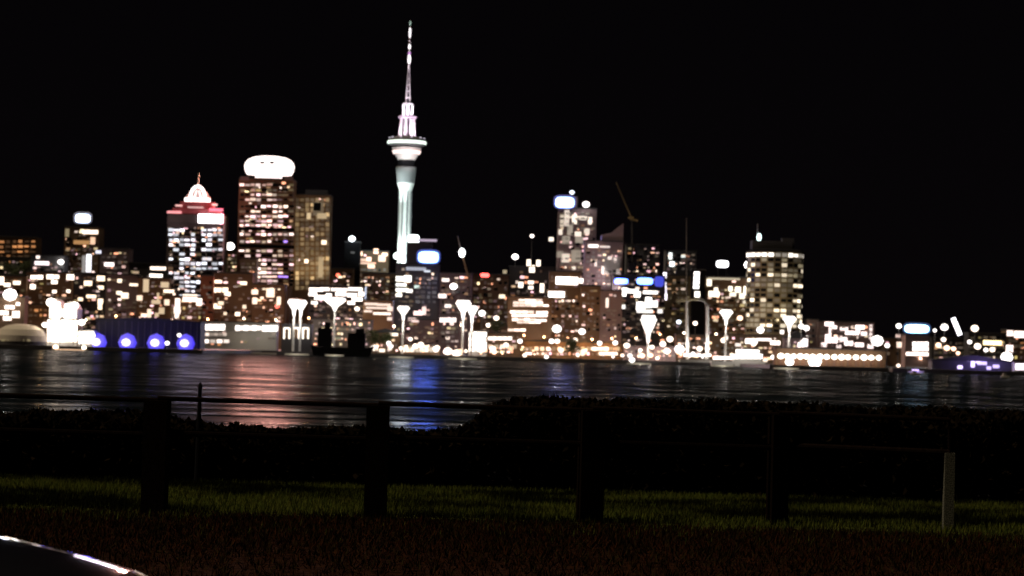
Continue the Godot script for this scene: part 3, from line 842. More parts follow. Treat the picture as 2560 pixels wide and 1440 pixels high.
func skyline_right() -> void:
	var b: Node3D
	b = building("office_block", "office block with two blue signs and bright white arcades", 1530, 1664, 690, 2480, 30, M.dark)
	for w in [[1548, 733, 34, 14, 4.0], [1562, 725, 14, 10, 3.5], [1580, 728, 30, 9, 3.5], [1593, 736, 16, 14, 3.0], [1626, 731, 36, 8, 2.4], [1602, 765, 22, 20, 3.4], [1621, 756, 16, 26, 3.4], [1637, 760, 14, 16, 2.4], [1557, 767, 12, 10, 1.6], [1650, 778, 12, 10, 1.4], [1612, 778, 40, 8, 1.6]]:
		lit(b, "window", w[0], w[1], w[2], w[3], glow(Color(1, 0.95, 0.88), w[4]))
	grid(b, 1534, 1660, 740, 830, 9, 7, 0.14, "yellow", 1.0, 0.4)
	grid(b, 1560, 1660, 640, 690, 2, 1, 0.0, "cool", 0.5, 0.0)
	sign_box("blue_wall_sign", "smaller blue sign with a white emblem beside the mauve slab", 1553, 703, 34, 14, 2476, Color(0.07, 0.16, 1.0), 9.0, 0.0)
	sign_box("blue_wall_sign", "larger blue sign with white end on the arcade block", 1612, 703, 40, 17, 2476, Color(0.09, 0.20, 1.0), 9.0, 0.0)
	sign_box("blue_wall_panel", "deep blue lit wall panel right of the larger blue sign", 1648, 704, 24, 26, 2478, Color(0.03, 0.07, 0.9), 0.7, 0.0)
	b = building("office_block", "faint violet grey tower behind the two blue signs", 1566, 1650, 612, 2620, 28, M.grey, "tower")
	grid(b, 1568, 1648, 620, 690, 6, 5, 0.0, "pink", 0.4, 0.35)
	b = building("office_tower", "dark olive tower with a slim lit edge and two roof lights", 1664, 1748, 690, 2500, 30, M.olive, "office tower", 0.5)
	for w in [[1662, 688, 8, 14, 3.0], [1661, 712, 8, 14, 2.4], [1660, 742, 14, 16, 3.4], [1664, 726, 5, 20, 1.4]]:
		lit(b, "edge_light", w[0], w[1], w[2], w[3], glow(Color(0.95, 0.88, 1.0), w[4]), 0.4)
	grid(b, 1672, 1720, 700, 830, 5, 10, 0.02, "yellow", 0.5, 0.5)
	b = building("office_block", "grey slab behind the dark olive tower with two small roof lights", 1664, 1742, 628, 2590, 26, M.grey)
	for w in [[1676, 640, 8, 16, 2.2], [1680, 660, 12, 12, 3.0], [1708, 641, 10, 6, 1.0]]:
		lit(b, "window", w[0], w[1], w[2], w[3], glow(Color(0.92, 1.0, 0.95), w[4]), 0.4)
	grid(b, 1666, 1740, 632, 690, 6, 5, 0.0, "pink", 0.4, 0.5)
	b = building("stair_tower", "narrow dark tower with a tall stack of white stairwell windows", 1732, 1764, 676, 2480, 22, M.black)
	for i in 4:
		lit(b, "window", 1742 - i * 0.6, 684 + i * 11, 14, 9, glow(Color(1, 0.94, 0.9), 3.2), 0.3)
	lit(b, "window", 1743, 736, 13, 14, glow(Color(1, 0.9, 0.72), 3.0), 0.3)
	b = building("office_block", "yellow windowed block left of the round tower", 1766, 1878, 694, 2500, 30, M.brown)
	for w in [[1773, 706, 12, 18, 2.0], [1785, 735, 26, 14, 2.6], [1790, 728, 10, 18, 2.0], [1826, 722, 10, 12, 2.4], [1845, 724, 14, 14, 2.6], [1865, 727, 12, 22, 2.8], [1832, 736, 16, 10, 1.6], [1855, 740, 14, 14, 1.6], [1862, 755, 10, 8, 1.0]]:
		lit(b, "window", w[0], w[1], w[2], w[3], glow(Color(1, 0.88, 0.6), w[4]))
	lit(b, "parapet_light", 1810, 697, 80, 5, glow(Color(1, 0.85, 0.6), 0.5), 0.4)
	grid(b, 1768, 1876, 745, 830, 8, 7, 0.12, "yellow", 0.8, 0.4)
	sign_box("white_roof_sign", "white rectangular rooftop sign above the yellow windowed block", 1806, 660, 30, 17, 2510, Color(0.95, 0.95, 1.0), 6.0, 10.0)
	var D := 2470.0
	var k := D / F
	var c := at(1945, 640, D - 29)
	var o := thing("round_tower", "broad rounded tower with olive front, lit top floor and a flat dark roof", "tower", Vector3(c.x, 0, -D))
	var yy := func(py: float) -> float: return at(1945, py, D).y
	part("wall", lathe([Vector2(70 * k, 0), Vector2(70 * k, yy.call(632)), Vector2(0, yy.call(632))], 40), M.olive, o, Vector3.ZERO)
	part("roof", lathe([Vector2(72 * k, yy.call(632) + 0.02), Vector2(73 * k, yy.call(629)), Vector2(60 * k, yy.call(624)), Vector2(0, yy.call(622))], 40), M.black, o)
	box("plant_room", Vector3(40, 9, 22), Vector3(-4, yy.call(615), 0), M.dark, o)
	box("plant_room", Vector3(12, 13, 12), Vector3(12, yy.call(612), 4), M.dark, o)
	part("antenna", bar(Vector3(-44 * k, yy.call(618), 0), Vector3(-45 * k, yy.call(560), 0), 0.7, 0.3), M.steel, o)
	part("beacon_light", globe, glow(Color(0.75, 1.0, 0.98), 3.0), o, Vector3(-41 * k, yy.call(595), 1)).scale = Vector3(6 * k, 11 * k, 6 * k)
	for r in 16:
		var py := 640.0 + r * 12.5
		var run := rng.randf()
		for i in 13:
			var a := deg_to_rad(-84 + 14 * i)
			var e := 0.0
			var q := rng.randf() * 0.7 + run * 0.3
			if r == 0:
				e = 3.0 if i < 6 else (2.0 if i in [8, 9, 12] else 0.25)
			elif q < 0.27:
				e = [0.9, 1.6, 2.6][rng.randi() % 3]
			elif q < 0.52:
				e = [0.03, 0.08, 0.22][rng.randi() % 3]
			var m: Material = glow(Color(1, 0.84, 0.52) if r else Color(1, 0.9, 0.76), e) if e > 0.0 else M.pane
			var w := pane("window", Vector3(70 * k * 0.19, (8.5 if r else 9.0) * k * rng.randf_range(0.8, 1.1), 0.5), Vector3(sin(a) * 70 * k, yy.call(py), cos(a) * 70 * k), m, o)
			w.rotation.y = a
	for px in [1895, 1945, 1992]:
		added_flood(o, px, 800, 60, 690, Color(1, 0.76, 0.42), 150)
	# low buildings on the right
	b = building("waterfront_block", "low pink lit block with a jumble of bright windows behind the lamp row", 2046, 2186, 806, 2460, 30, M.mauve)
	for w in [[2073, 810, 22, 10, 3.0], [2085, 818, 14, 8, 2.4], [2075, 828, 6, 22, 2.0], [2070, 840, 14, 8, 2.4], [2110, 822, 20, 8, 1.8], [2130, 832, 34, 9, 3.0], [2150, 818, 22, 10, 3.0], [2145, 826, 10, 14, 2.4], [2160, 834, 14, 9, 2.6], [2078, 850, 30, 14, 3.2], [2060, 862, 14, 10, 2.0], [2100, 848, 12, 14, 1.4], [2112, 848, 12, 10, 1.8], [2122, 858, 22, 12, 2.4], [2148, 862, 22, 10, 2.6], [2097, 866, 12, 8, 1.2], [2176, 866, 14, 10, 2.0], [2177, 830, 7, 36, 1.4]]:
		lit(b, "window", w[0], w[1], w[2], w[3], glow(Color(1, 0.80, 0.76), w[4]))
	grid(b, 2048, 2184, 812, 870, 10, 5, 0.04, "pink", 0.6, 0.5)
	b = building("office_block", "grey column like block between the round tower and the pink lit block", 2018, 2048, 800, 2470, 26, M.mauve)
	grid(b, 2019, 2047, 806, 860, 3, 4, 0.12, "warm", 0.8, 0.4)
	b = building("waterfront_block", "bright white fronted block under the long blue white sign", 2264, 2324, 838, 2400, 26, M.mauve)
	for i in 4:
		for j in 2:
			lit(b, "window", 2286 + i * 10, 860 + j * 12, 9, 10, glow(Color(1, 0.88, 0.80), 3.4))
	lit(b, "window", 2293, 885, 56, 8, glow(Color(1, 0.80, 0.66), 3.0))
	lit(b, "window", 2248, 862, 12, 14, glow(Color(1, 0.75, 0.55), 1.6))
	lit(b, "window", 2245, 840, 12, 8, glow(Color(1, 0.7, 0.6), 0.8))
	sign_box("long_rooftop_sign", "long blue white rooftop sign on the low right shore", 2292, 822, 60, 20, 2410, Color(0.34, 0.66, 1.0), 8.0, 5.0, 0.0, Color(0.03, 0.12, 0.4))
	b = building("slanted_light_house", "dark low building with a slanted white light strip on its roof", 2330, 2420, 846, 2520, 26, M.dark)
	var bar_light := lit(b, "light_strip", 2395, 816, 11, 46, glow(Color(0.96, 0.94, 1.0), 4.0), -8)
	bar_light.rotation.z = deg_to_rad(24)
	box("strip_post", Vector3(0.8, 10, 0.8), Vector3(bar_light.position.x + 3.0, b.get_meta("top") + 5.0, -8.6), M.roof, b)
	grid(b, 2334, 2418, 852, 900, 7, 4, 0.25, "warm", 1.2, 0.4)
	b = building("yellow_sign_block", "low dark block wearing a long yellow light band", 2422, 2516, 834, 2480, 26, M.dark)
	lit(b, "light_panel", 2481, 857, 46, 11, glow(Color(1, 0.74, 0.16), 3.4), 0.5)
	grid(b, 2424, 2514, 838, 900, 8, 5, 0.16, "yellow", 1.0, 0.5)
	b = building("office_block", "dim block with pinkish windows at the right end of the shore", 2516, 2620, 826, 2500, 26, M.brown)
	for w in [[2548, 836, 24, 16, 3.0], [2525, 833, 16, 14, 1.8], [2522, 872, 20, 18, 3.0]]:
		lit(b, "window", w[0], w[1], w[2], w[3], glow(Color(1, 0.80, 0.72), w[4]))
	grid(b, 2518, 2600, 845, 900, 6, 4, 0.15, "warm", 1.0, 0.4)
	b = building("office_block", "dark low block between the pink lit block and the white fronted block", 2188, 2262, 846, 2480, 26, M.brown)
	grid(b, 2190, 2260, 850, 890, 6, 3, 0.16, "warm", 0.9, 0.4)


func low_block(called: String, label: String, xl: float, xr: float, yt: float, depth: float, back: float, wall: Material, category: String, peak := 0.0) -> Node3D:
	var a := at(xl, yt, depth)
	var b := at(xr, yt, depth)
	var w := b.x - a.x
	var top := (a.y + b.y) / 2.0
	var o := thing(called, label, category, Vector3((a.x + b.x) / 2.0, 3.0, -depth))
	box("wall", Vector3(w, top - 3.0, back), Vector3(0, (top - 3.0) / 2.0, -back / 2.0), wall, o)
	if peak > 0.0:
		part("roof", slab(PackedVector2Array([Vector2(-w / 2 - 0.8, 0), Vector2(w / 2 + 0.8, 0), Vector2(w / 2 + 0.8, 0.5), Vector2(0, peak), Vector2(-w / 2 - 0.8, 0.5)]), back + 1.6), M.roof, o, Vector3(0, top - 2.99, 0.8))
	else:
		box("roof", Vector3(w + 1.2, 0.8, back + 1.6), Vector3(0, top - 2.59, -back / 2.0), M.roof, o)
	o.set_meta("top", top - 3.0)
	o.set_meta("wide", w)
	if depth > 2240 and wall != M.dark:
		var foot: float = 870.0 + (xl - 900.0) * 0.024
		fine_windows(o, xl + 3, xr - 3, yt + 4, foot - 12, 0.30, 1.5)
		fine_windows(o, xl + 3, xr - 3, foot - 12, foot + 12, 0.42, 1.8)
	return o

func quay(xl: float, xr: float, near: float, far: float, high: float) -> void:
	var a := at(xl, 880, near)
	var b := at(xr, 880, near)
	var m := BoxMesh.new()
	m.size = Vector3(b.x - a.x, high + 3.0, far - near)
	struct("quay", m, M.dark, Vector3((a.x + b.x) / 2.0, (high - 3.0) / 2.0, -(near + far) / 2.0))

func waterfront() -> void:
	var b: Node3D
	quay(-300, 506, 1800, 2224, 3.0)
	quay(1925, 2225, 1950, 2224, 3.1)
	quay(2232, 2700, 1930, 2224, 2.9)
	var warm := Color(1.0, 0.74, 0.48)
	# left quay: domed hall, glazed hall, shed with violet lamps
	var k := 1860.0 / F
	var c := at(52, 850, 1860)
	b = thing("domed_hall", "pale round roofed hall on the left quay beside the glaring glazed hall", "hall", Vector3(c.x, 3.0, -1860))
	part("wall", lathe([Vector2(62 * k, 0), Vector2(62 * k, 2.6)], 40), M.dark, b)
	part("dome_roof", lathe([Vector2(63 * k, 2.6), Vector2(62 * k, 7.0), Vector2(54 * k, 11.5), Vector2(36 * k, 14.4), Vector2(14 * k, 15.6), Vector2(0, 15.8)], 40), mat(Color(0.62, 0.56, 0.47), 0.8), b)
	for i in 5:
		lit(b, "window", 20 + i * 16, 851, 8, 4, glow(Color(1, 0.8, 0.4), 0.25), 62 * k * 0.96)
	b = low_block("glazed_hall", "glaring white glazed hall with two tall gables on the left quay", 118, 194, 800, 1880, 26, M.white, "hall")
	var hot := glow(Color(1.0, 0.80, 0.60), 6.0)
	for g in [[137, 750, 30], [175, 756, 34]]:
		var gw: float = g[2] * 1880.0 / F
		var p := at(g[0], 800, 1880) - b.position
		var gh: float = at(g[0], g[1], 1880).y - at(g[0], 800, 1880).y
		var gable := part("gable", slab(PackedVector2Array([Vector2(-gw / 2, 0), Vector2(gw / 2, 0), Vector2(gw / 2, gh * 0.55), Vector2(gw * 0.28, gh * 0.92), Vector2(0, gh), Vector2(-gw * 0.28, gh * 0.92), Vector2(-gw / 2, gh * 0.55)]), 22), M.white, b, Vector3(p.x, p.y + 0.85, 0))
		for i in 3:
			for j in 3:
				pane("window", Vector3(gw * 0.26, gh * 0.24, 0.3), Vector3(p.x + (i - 1) * gw * 0.29, p.y + 0.9 + gh * (0.17 + 0.27 * j), 0.2), hot, b)
	for i in 7:
		for j in 4:
			lit(b, "window", 124 + i * 10.6, 806 + j * 14.0, 9.2, 11.5, hot, 0.2)
	b = low_block("glazed_wing", "low bright wing on the side of the glazed hall next to the violet lamps", 196, 234, 826, 1875, 18, M.white, "hall")
	for i in 4:
		for j in 3:
			lit(b, "window", 201 + i * 9.4, 833 + j * 11.0, 8, 8.5, glow(Color(1.0, 0.88, 0.74), 3.6), 0.2)
	for q in [[115, 815, 25.0, 220.0], [165, 790, 30.0, 900.0], [215, 840, 20.0, 300.0]]:
		var p := at(q[0], q[1], 1880)
		omni(p + Vector3(0, 0, q[2]), Color(1.0, 0.80, 0.58), q[3] * 0.16, 3.0)
	omni(at(104, 800, 1900), Color(1.0, 0.55, 0.2), 160, 1.0)
	b = low_block("wall_block", "ochre walled block lit orange behind the domed hall", 70, 122, 762, 1960, 14, M.brown, "building")
	grid(b, 72, 120, 768, 810, 4, 3, 0.25, "orange", 0.6, 0.4)
	b = low_block("low_block", "low block with bright windows behind the domed hall at the left edge", -30, 62, 742, 1990, 14, M.brown, "building")
	for w in [[22, 735, 1, 1], [24, 768, 24, 9], [10, 782, 22, 10], [40, 786, 18, 16], [18, 796, 20, 10], [45, 760, 10, 8]]:
		lit(b, "window", w[0], w[1], w[2], w[3], glow(Color(1, 0.82, 0.68), 3.0), 0.2)
	b = low_block("wharf_shed", "long grey wharf shed washed violet by four blue lamps", 240, 502, 803, 1900, 30, M.dark, "shed", 3.0)
	for i in 16:
		box("cladding_rib", Vector3(0.5, b.get_meta("top") - 0.4, 0.5), Vector3(-b.get_meta("wide") / 2 + (i + 0.5) * b.get_meta("wide") / 16.0, b.get_meta("top") / 2.0, 0.2), M.concrete, b)
	for i in 4:
		lit(b, "door", 278 + i * 62, 852, 26, 24, M.dark, 0.25)
	for q in [[240, 855], [315, 856], [386, 857], [460, 858]]:
		pass
	# ferry building
	b = low_block("ferry_terminal", "long white lit ferry building right of the violet lit shed", 502, 692, 806, 2236, 20, M.white, "terminal")
	for i in 4:
		lit(b, "window", 512 + i * 14.5, 818, 13, 14, glow(Color(1, 0.88, 0.80), 3.4))
		lit(b, "window", 515 + i * 17.0, 853, 13, 8, glow(Color(1, 0.84, 0.72), [2.6, 0.6, 2.2, 1.2][i]))
	for i in 6:
		lit(b, "window", 594 + i * 10.5, 820, 10, 12 - i % 2 * 3, glow(Color(1, 0.88, 0.78), 3.2))
	for i in 4:
		lit(b, "window", 660 + i * 10, 821, 9, 14, glow(Color(1, 0.9, 0.8), 3.2))
	for i in 5:
		lit(b, "window", 518 + i * 11, 836, 9, 7, glow(Color(1, 0.8, 0.66), [1.4, 0.3, 0.5, 0.3, 0.7][i]))
	fine_windows(b, 578, 690, 832, 868, 0.05, 0.8)
	fine_windows(b, 506, 578, 826, 868, 0.25, 1.2)
	omni(at(610, 842, 2236) + Vector3(0, 0, 14), Color(1, 0.86, 0.68), 22, 1.0)
	omni(at(660, 842, 2236) + Vector3(0, 0, 12), Color(1, 0.86, 0.66), 16, 1.0)
	b = low_block("arched_pavilion", "small dark pavilion with three white lit arched openings", 704, 780, 812, 2234, 14, M.dark, "pavilion")
	for i in 3:
		var x := 717.0 + i * 23.5
		for s in [-1, 1]:
			lit(b, "arch_light", x + s * 6.5, 834, 4.0, 26, glow(Color(1, 0.88, 0.7), 2.2))
		lit(b, "arch_light", x, 820.5, 14, 3.6, glow(Color(1, 0.88, 0.7), 2.4))
		lit(b, "opening", x, 835, 7, 22, M.brown, 0.1)
	b = low_block("market_hall", "low hall behind the dark ship with a pale wall", 782, 930, 800, 2290, 16, M.concrete, "hall")
	grid(b, 784, 928, 804, 830, 12, 2, 0.10, "warm", 0.8, 0.4)
	omni(at(835, 800, 2290) + Vector3(0, 6, 26), warm, 120, 1.0)
	# dark ship
	c = at(856, 880, 2180)
	k = 2180.0 / F
	b = thing("dark_ship", "black unlit ship moored in front of the wide mast light", "ship", Vector3(c.x, 0, -2180))
	part("hull", slab(PackedVector2Array([Vector2(-72 * k, -1.0), Vector2(66 * k, -1.0), Vector2(78 * k, 9.5), Vector2(60 * k, 8.0), Vector2(-60 * k, 7.6), Vector2(-80 * k, 9.0)]), 11), M.black, b)
	box("deckhouse", Vector3(34 * k, 17, 8), Vector3(-46 * k, 16.2, -5.5), M.black, b)
	box("funnel", Vector3(14 * k, 5, 5), Vector3(-40 * k, 27.2, -5.5), M.black, b)
	box("deckhouse", Vector3(44 * k, 13, 8), Vector3(34 * k, 14.4, -5.5), M.black, b)
	box("bridge", Vector3(20 * k, 4, 9), Vector3(42 * k, 22.95, -5.5), M.black, b)
	lit(b, "window", 846, 846, 14, 6, glow(Color(0.85, 0.9, 0.6), 0.25), 0.2)
	part("mast", bar(Vector3(-56 * k, 24, -5), Vector3(-56 * k, 33, -5), 0.3, 0.15), M.black, b)
	# middle quay
	b = low_block("quay_shed", "brown shed with lamps at its foot right of the dark ship", 926, 1000, 832, 2250, 16, M.brown, "shed", 4.0)
	for w in [[935, 872, 20, 10], [955, 876, 14, 8], [975, 868, 10, 14], [985, 836, 20, 8]]:
		lit(b, "window", w[0], w[1], w[2], w[3], glow(Color(1, 0.82, 0.6), 1.8))
	b = low_block("quay_cafe", "low glass fronted quay building around the slender mast light", 1000, 1100, 862, 2248, 14, M.brown, "building")
	for i in 8:
		lit(b, "window", 1006 + i * 12, 874, 10, 12, glow(Color(1, 0.82, 0.62), [2.8, 1.4, 3.2, 0.6][rng.randi() % 4]))
	b = low_block("quay_office", "mauve quay building with a lit strip and two white lamps before it", 1100, 1150, 786, 2330, 18, M.mauve, "building")
	for i in 4:
		lit(b, "window", 1104 + i * 10.5, 800, 9.5, 11, glow(Color(1, 0.86, 0.78), 2.0))
	grid(b, 1102, 1148, 812, 860, 4, 4, 0.2, "pink", 0.9, 0.5)
	b = low_block("quay_office", "reddish quay building left of the pair of white lamps", 1010, 1100, 800, 2340, 18, M.mauve, "building")
	for w in [[1030, 798, 20, 8, 0.8], [1045, 783, 22, 10, 2.0], [1060, 777, 10, 20, 1.4], [1038, 803, 18, 6, 1.0]]:
		lit(b, "window", w[0], w[1], w[2], w[3], glow(Color(1, 0.72, 0.66), w[4]))
	grid(b, 1012, 1098, 812, 858, 7, 4, 0.14, "orange", 0.7, 0.5)
	b = low_block("lit_facade", "tall glaring white front beside the double mast light", 1172, 1218, 828, 2246, 16, M.white, "building")
	for i in 4:
		for j in 4:
			lit(b, "window", 1178 + i * 11, 836 + j * 12.5, 9.6, 10.6, glow(Color(1, 0.88, 0.76), 4.0 if (i + j) % 4 else 1.2))
	b = low_block("arcade_building", "low arcade with a glowing canopy right of the glaring white front", 1218, 1300, 834, 2256, 16, M.brown, "building")
	for i in 5:
		lit(b, "window", 1226 + i * 12, 846, 11, 8, glow(Color(1, 0.84, 0.70), 2.8))
		lit(b, "window", 1226 + i * 15, 866, 11, 9, glow(Color(1, 0.7, 0.44), [1.0, 0.4, 1.6, 0.8, 0.5][i]))
	b = low_block("quay_hall", "long brown quay hall lit orange along its foot below the stepped tower", 1300, 1556, 856, 2262, 18, M.brown, "hall", 4.0)
	for i in 17:
		lit(b, "window", 1312 + i * 14.5, 872, 9.5, 10, glow(Color(1, 0.66, 0.34), [0.25, 0.6, 1.6, 0.12][rng.randi() % 4]))
	for w in [[1500, 872, 44, 8], [1520, 884, 48, 8], [1455, 876, 26, 8]]:
		for i in 3:
			lit(b, "window", w[0] + (i - 1) * w[2] / 3.0, w[1], w[2] / 3.2, w[3], glow(Color(1, 0.80, 0.55), 2.2), 0.4)
	for q in [[1330, 130.0], [1400, 160.0], [1455, 240.0], [1520, 240.0], [1560, 160.0]]:
		omni(at(q[0], 870, 2262) + Vector3(0, 2, 9), Color(1.0, 0.48, 0.17), q[1] * 0.6, 0.8)
	b = low_block("quay_shed", "pinkish lit shed between the quay hall and the gantry mast", 1560, 1690, 866, 2250, 14, M.mauve, "shed")
	grid(b, 1562, 1688, 872, 894, 10, 2, 0.16, "pink", 1.0, 0.3)
	omni(at(1640, 882, 2250) + Vector3(0, 2, 10), Color(1.0, 0.55, 0.42), 70, 0.8)
	b = low_block("quay_office", "dark quay building behind the gantry mast", 1690, 1800, 838, 2300, 16, M.brown, "building")
	grid(b, 1692, 1798, 844, 884, 9, 3, 0.22, "warm", 1.2, 0.4)
	b = low_block("quay_office", "brown quay building with lit canopy left of the round tower foot", 1800, 1946, 838, 2310, 16, M.brown, "building")
	for w in [[1878, 853, 30, 12, 3.0], [1910, 849, 36, 6, 2.4], [1938, 857, 24, 10, 3.0], [1845, 862, 14, 8, 1.2], [1815, 845, 10, 10, 1.4], [1955, 830, 10, 10, 2.0]]:
		lit(b, "window", w[0], w[1], w[2], w[3], glow(Color(1, 0.86, 0.76), w[4]))
	grid(b, 1802, 1944, 866, 884, 12, 2, 0.16, "warm", 0.9, 0.4)
	b = low_block("pointed_pavilion", "pale pavilion with a pointed lit end left of the pink lit block", 1960, 2024, 846, 2300, 14, M.mauve, "pavilion", 7.0)
	for i in 4:
		lit(b, "window", 1998 + i * 6, 862 - i * 3, 6, 12 + i * 5, glow(Color(1, 0.86, 0.80), 2.8))
	# white passenger ferry
	k = 2200.0 / F
	c = at(1850, 900, 2200)
	b = thing("passenger_ferry", "brilliantly lit white passenger ferry left of the row of bulbs", "ferry", Vector3(c.x, 0, -2200))
	part("hull", slab(PackedVector2Array([Vector2(-70 * k, 0.4), Vector2(58 * k, 0.4), Vector2(66 * k, 5.2), Vector2(-72 * k, 4.6)]), 9), M.white, b)
	box("cabin", Vector3(72 * k, 6.2, 8), Vector3(18 * k, 7.9, -4.6), M.white, b)
	box("upper_deck", Vector3(58 * k, 4.4, 7), Vector3(20 * k, 13.22, -4.6), M.white, b)
	box("roof", Vector3(62 * k, 0.5, 8), Vector3(20 * k, 15.68, -4.6), M.white, b)
	for i in 9:
		lit(b, "window", 1835 + i * 8.4, 891, 7.4, 11, glow(Color(1, 0.93, 0.86), 4.0), -0.45)
	for i in 7:
		lit(b, "window", 1844 + i * 8.4, 878, 7.4, 8, glow(Color(1, 0.93, 0.86), 3.6), -1.0)
	for i in 6:
		lit(b, "window", 1786 + i * 8.0, 895, 7, 8, glow(Color(1, 0.84, 0.7), 2.6), 0.15)
	spot(c + Vector3(0, 26, 22), c + Vector3(5, 4, 0), Color(1, 0.9, 0.8), 700, 60, 1.0)
	# wharf shed with a row of bulbs
	b = low_block("long_wharf_shed", "long dark roofed wharf shed behind a row of bulbs", 1940, 2214, 874, 1990, 18, M.brown, "shed")
	for i in 14:
		lit(b, "bay_door", 1952 + i * 19.0, 906, 13, 16, mat(Color(0.20, 0.11, 0.07)), 0.2)
	# violet lit wharf at the right
	b = low_block("wharf_hall", "low wharf hall washed violet at the right end of the shore", 2330, 2534, 903, 1990, 18, M.grey, "hall", 5.0)
	for w in [[2400, 918, 12, 8], [2432, 910, 9, 16], [2445, 902, 12, 10], [2472, 920, 11, 8], [2455, 908, 24, 8], [2490, 916, 16, 8], [2425, 900, 14, 6], [2462, 896, 18, 6]]:
		lit(b, "window", w[0], w[1], w[2], w[3], glow(Color(0.62, 0.50, 1.0), [1.6, 3.0][rng.randi() % 2]))
	for q in [[2400, 16.0], [2435, 40.0], [2462, 60.0], [2492, 40.0]]:
		omni(at(q[0], 905, 1990) + Vector3(0, 2, 10), Color(0.40, 0.28, 1.0), q[1], 0.8)
	b = low_block("white_kiosk", "white pink lit kiosk at the right edge of the wharf", 2538, 2580, 906, 1975, 12, M.white, "kiosk")
	for i in 4:
		lit(b, "window", 2543 + i * 9, 917, 8, 14, glow(Color(1, 0.86, 0.92), 3.6))
	boat("violet lit launch lying off the right wharf", 2290, 1900, 40, Color(0.55, 0.40, 1.0), 3.0)
	boat("small unlit pale boat moored off the violet wharf", 2288, 1500, 22, Color(1, 0.9, 0.7), 0.0)
	boat("small pale boat moored below the white kiosk", 2514, 1400, 22, Color(1, 0.95, 0.9), 0.0)
	# pale pontoons under the masts, added to stand in for glints on the water
	for q in [[625, 130, "long pale added glint pontoon below the ferry building"], [742, 60, "pale added glint pontoon below the twin headed mast light"], [836, 46, "pale added glint pontoon below the wide mast light"], [1003, 62, "pale added glint pontoon below the slender mast light"], [1157, 72, "pale added glint pontoon below the double mast light"], [1598, 60, "pale added glint pontoon below the trumpet shaped mast light"], [1806, 56, "pale added glint pontoon below the mast light left of the round tower"], [1966, 62, "pale added glint pontoon below the mast light at the round tower foot"], [175, 90, "pale pontoon with an amber lit edge below the glazed hall"]]:
		var d := 2140.0 if q[0] > 500 else 1760.0
		if q[0] > 1950:
			d = 1880.0
		var p := at(q[0], 900, d)
		var o := thing("pontoon", q[2], "pontoon", Vector3(p.x, 0, -d), "pale pontoons along the port")
		var w: float = q[1] * d / F
		box("float", Vector3(w, 1.7, 7), Vector3(0, 0.05, 0), mat(Color(0.75, 0.72, 0.64)), o)
		box("deck", Vector3(w - 0.6, 0.2, 6.4), Vector3(0, 1.01, 0), mat(Color(0.75, 0.72, 0.64)), o)
		for s in [-1, 1]:
			part("pile", bar(Vector3(s * (w / 2 + 0.5), -2, 0), Vector3(s * (w / 2 + 0.5), 2.6, 0), 0.3, 0.3), M.roof, o)
		if q[0] < 500:
			pane("edge_light", Vector3(w * 0.8, 0.35, 0.2), Vector3(0, 0.5, 3.62), glow(Color(1, 0.62, 0.28), 1.6), o)
		else:
			omni(p * Vector3(1, 0, 1) + Vector3(0, 3, 10), Color(1, 0.92, 0.75), 40, 0.6)  # unseen light added to brighten each glint pontoon

func boat(label: String, px: float, depth: float, wide: float, c: Color, energy: float) -> void:
	var k := depth / F
	var p := at(px, 900, depth)
	var o := thing("small_boat", label, "boat", Vector3(p.x, 0, -depth))
	var w := wide * k
	part("hull", slab(PackedVector2Array([Vector2(-w * 0.46, -0.3), Vector2(w * 0.42, -0.3), Vector2(w * 0.52, 1.2), Vector2(-w * 0.5, 1.0)]), 2.6), M.white, o, Vector3(0, 0, 1.3))
	box("cabin", Vector3(w * 0.45, 1.5, 1.8), Vector3(-w * 0.04, 1.8, 0), M.white, o)
	for i in 3:
		pane("window", Vector3(w * 0.11, 0.8, 0.1), Vector3((i - 1.2) * w * 0.14, 1.95, 0.92), glow(c, energy) if energy > 0.0 else M.pane, o)
	if energy > 0.0:
		omni(o.position + Vector3(0, 4, 5), c, 40, 0.4)

